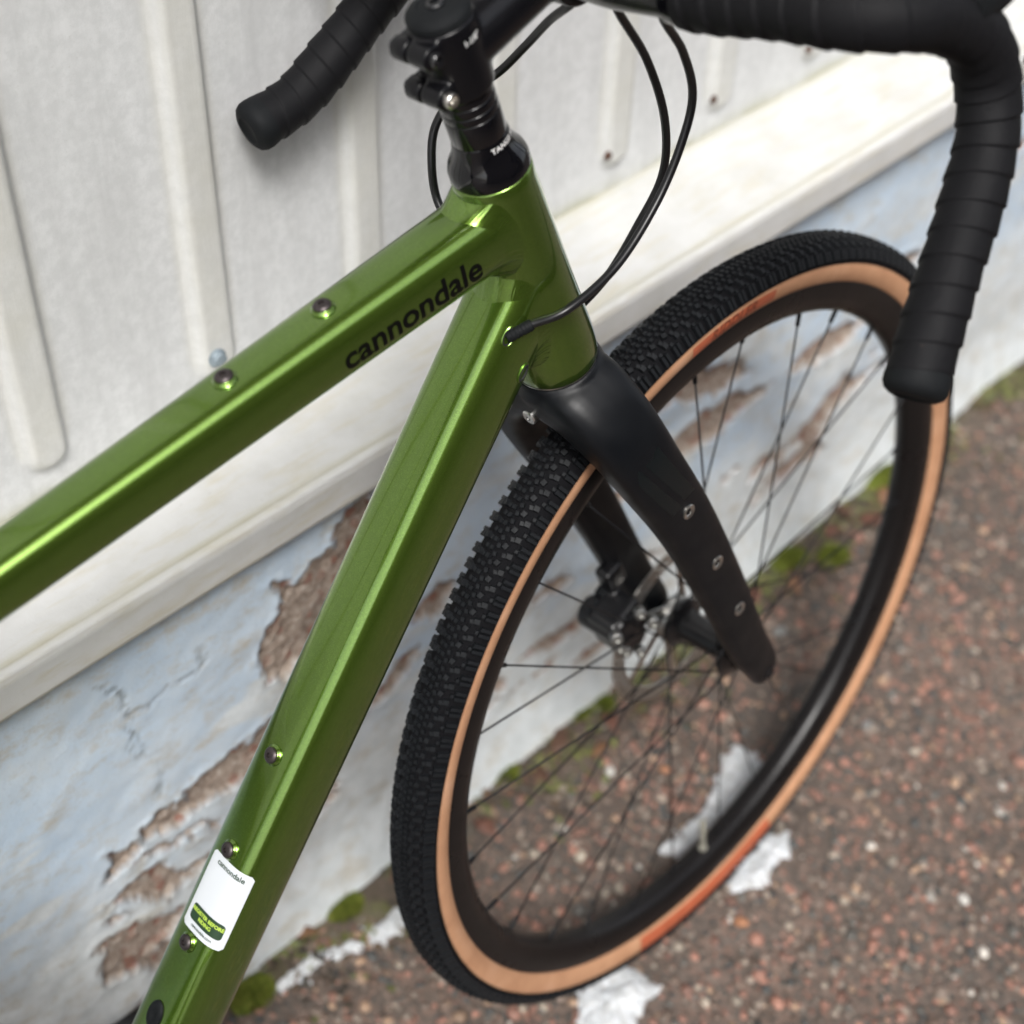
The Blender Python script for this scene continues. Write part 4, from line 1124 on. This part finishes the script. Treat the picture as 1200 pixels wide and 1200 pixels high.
# ---- handlebar (bar frame: x forward, y left, z up) at the clamp
BC = Vector((-.16869, 0, .96294))
def bar_pts(s):
    P = [(0, 0, 0), (0, .03, 0), (.000, .085, .001), (.002, .140, .009), (.006, .176, .012), (.022, .195, .010), (.055, .201, .0), (.084, .204, -.018), (.097, .207, -.044)]
    P += [(.085, .211, -.072), (.055, .215, -.094), (.026, .219, -.115), (-.008, .225, -.139), (-.040, .229, -.148)] if s > 0 else [(.092, .214, -.070), (.070, .222, -.098), (.042, .230, -.126), (.006, .241, -.165)]
    return catmull([BC+Vector((x, s*y, z)) for x, y, z in P], 12)
bar = bpy.data.objects.new('handlebar', None); link(bar, bike); steer(bar)
g = G()
c0 = [BC+Vector((0, y, 0)) for y in np.linspace(-.088, .088, 40)]
g.add(*sweep(c0, lambda i, s, t: .0159 if abs(s-.088) < .045 else .0159-.0032*min(1, (abs(s-.088)-.045)/.03), 48)); g.obj('bar_centre', black_ano, bar, auto=40)
for s in (-1, 1):
    pts = bar_pts(s); acc = 0; sel = []
    for i, P in enumerate(pts):
        if i: acc += (P-pts[i-1]).length
        if acc > .083: sel.append(P)
    # resample finely
    fine = catmull(sel[::3]+([sel[-1]] if (len(sel)-1) % 3 else []), 16)
    tot = sum((fine[i+1]-fine[i]).length for i in range(len(fine)-1))
    pitchw = .0150
    def rad(i, q, t, s=s, tot=tot):
        ph = (q/pitchw + s*t/(2*pi)) % 1.0
        saw = ph if ph < .93 else (1-ph)/.07*.93
        r = .0160+.0013*saw+.0003*sin(q*37+t)+.00025*sin(q*91+2*t)
        e = min(1, q/.004, (tot-q)/.004+.6)
        return r*max(.6, e)
    g = G(); g.add(*sweep(fine, rad, 48)); g.obj('bar_tape', tape, bar)
    # finishing tape ring and end plug
    g = G(); P = fine[0]; T = (fine[4]-fine[0]).normalized(); g.add(*revolve([(-.004, .0136), (-.0035, .0146), (.004, .0158), (.0045, .0150)], P, T, 40)); g.obj('finishing_tape', black_gloss, bar, auto=40)
    P = fine[-1]; T = (fine[-1]-fine[-5]).normalized(); g = G()
    g.add(*revolve([(-.006, .0166), (-.001, .0174), (.0030, .0172), (.0060, .0158), (.0080, .0128), (.0085, .0096), (.0076, .0090), (.0074, .0001)], P, T, 48)); g.obj('end_plug', rubber, bar, auto=60)
    # brake lever and hood
    H = BC
    def hp(x, y, z): return H+Vector((x, s*y, z))
    g = G(); g.add(*sweep(catmull([hp(.062, .202, .004), hp(.095, .204, .012), (hp(.125, .205, .026)), hp(.142, .205, .048), hp(.146, .204, .060)]), lambda i, q, t: (.0150*cos(t)*(1-.12*min(1, q/.08)), .0185*sin(t)*(1-.2*min(1, q/.08))), 28, ref=(0, 1, 0)))
    hood = g.obj('brake_hood', rubber, bar)
    g = G(); g.add(*sweep(catmull([hp(.140, .205, .030), hp(.150, .206, .0), hp(.148, .208, -.030), hp(.142, .210, -.050)]), lambda i, q, t: (.0075*cos(t), .0045*sin(t)), 20, ref=(0, 1, 0))); g.obj('brake_lever', black_ano, hood)

# ---- cables
CD = (Vector((-.1950, -.0405, .7845))-PORT).normalized()
def cable(name, P, r=.0026, m=12):
    g = G(); g.add(*sweep(catmull(P, m), r, 18)); return g.obj(name, cable_mat, bike)
cable('gear_cable', [(-.150, -.062, .966), (-.1396, -.0447, .9404), (-.112, -.0363, .9074), (-.0986, -.0335, .876), (-.1068, -.034, .848), (-.1285, -.036, .8184), (-.1639, -.040, .7937), (-.2028, -.0405, .7819), PORT+CD*.016, PORT+CD*.006, PORT-CD*.001])
g = G(); g.add(*sweep(catmull([PORT+CD*.0155, PORT+CD*.006, PORT-CD*.001], 14), lambda i, q, t: .0033+.0004*(1 if (q*1000 % 2.2) > 1.1 else 0), 24)); g.obj('cable_boot', rubber, bike)
cable('brake_hose', [(-.160, -.030, .960), (-.1491, -.0207, .9389), (-.1149, -.0122, .8956), (-.0951, -.0097, .8513), (-.0907, -.0057, .8119), (-.1045, .0019, .777), (-.1190, .0120, .744), (-.131, .026, .7185), (-.1360, .040, .7000), (-.1300, .052, .672), (-.118, .058, .640)], .0026)
cable('rear_brake_hose', [(-.152, -.008, .950), (-.1606, .0010, .9380), (-.1560, .0240, .9200), (-.1540, .0470, .8970), (-.1620, .0640, .8770), (-.1850, .0730, .8680), (-.2030, .0715, .8560), (-.2110, .0670, .8370), (-.2130, .0610, .8150), (-.2140, .0420, .8000), (-.212, .020, .795)], .0026)
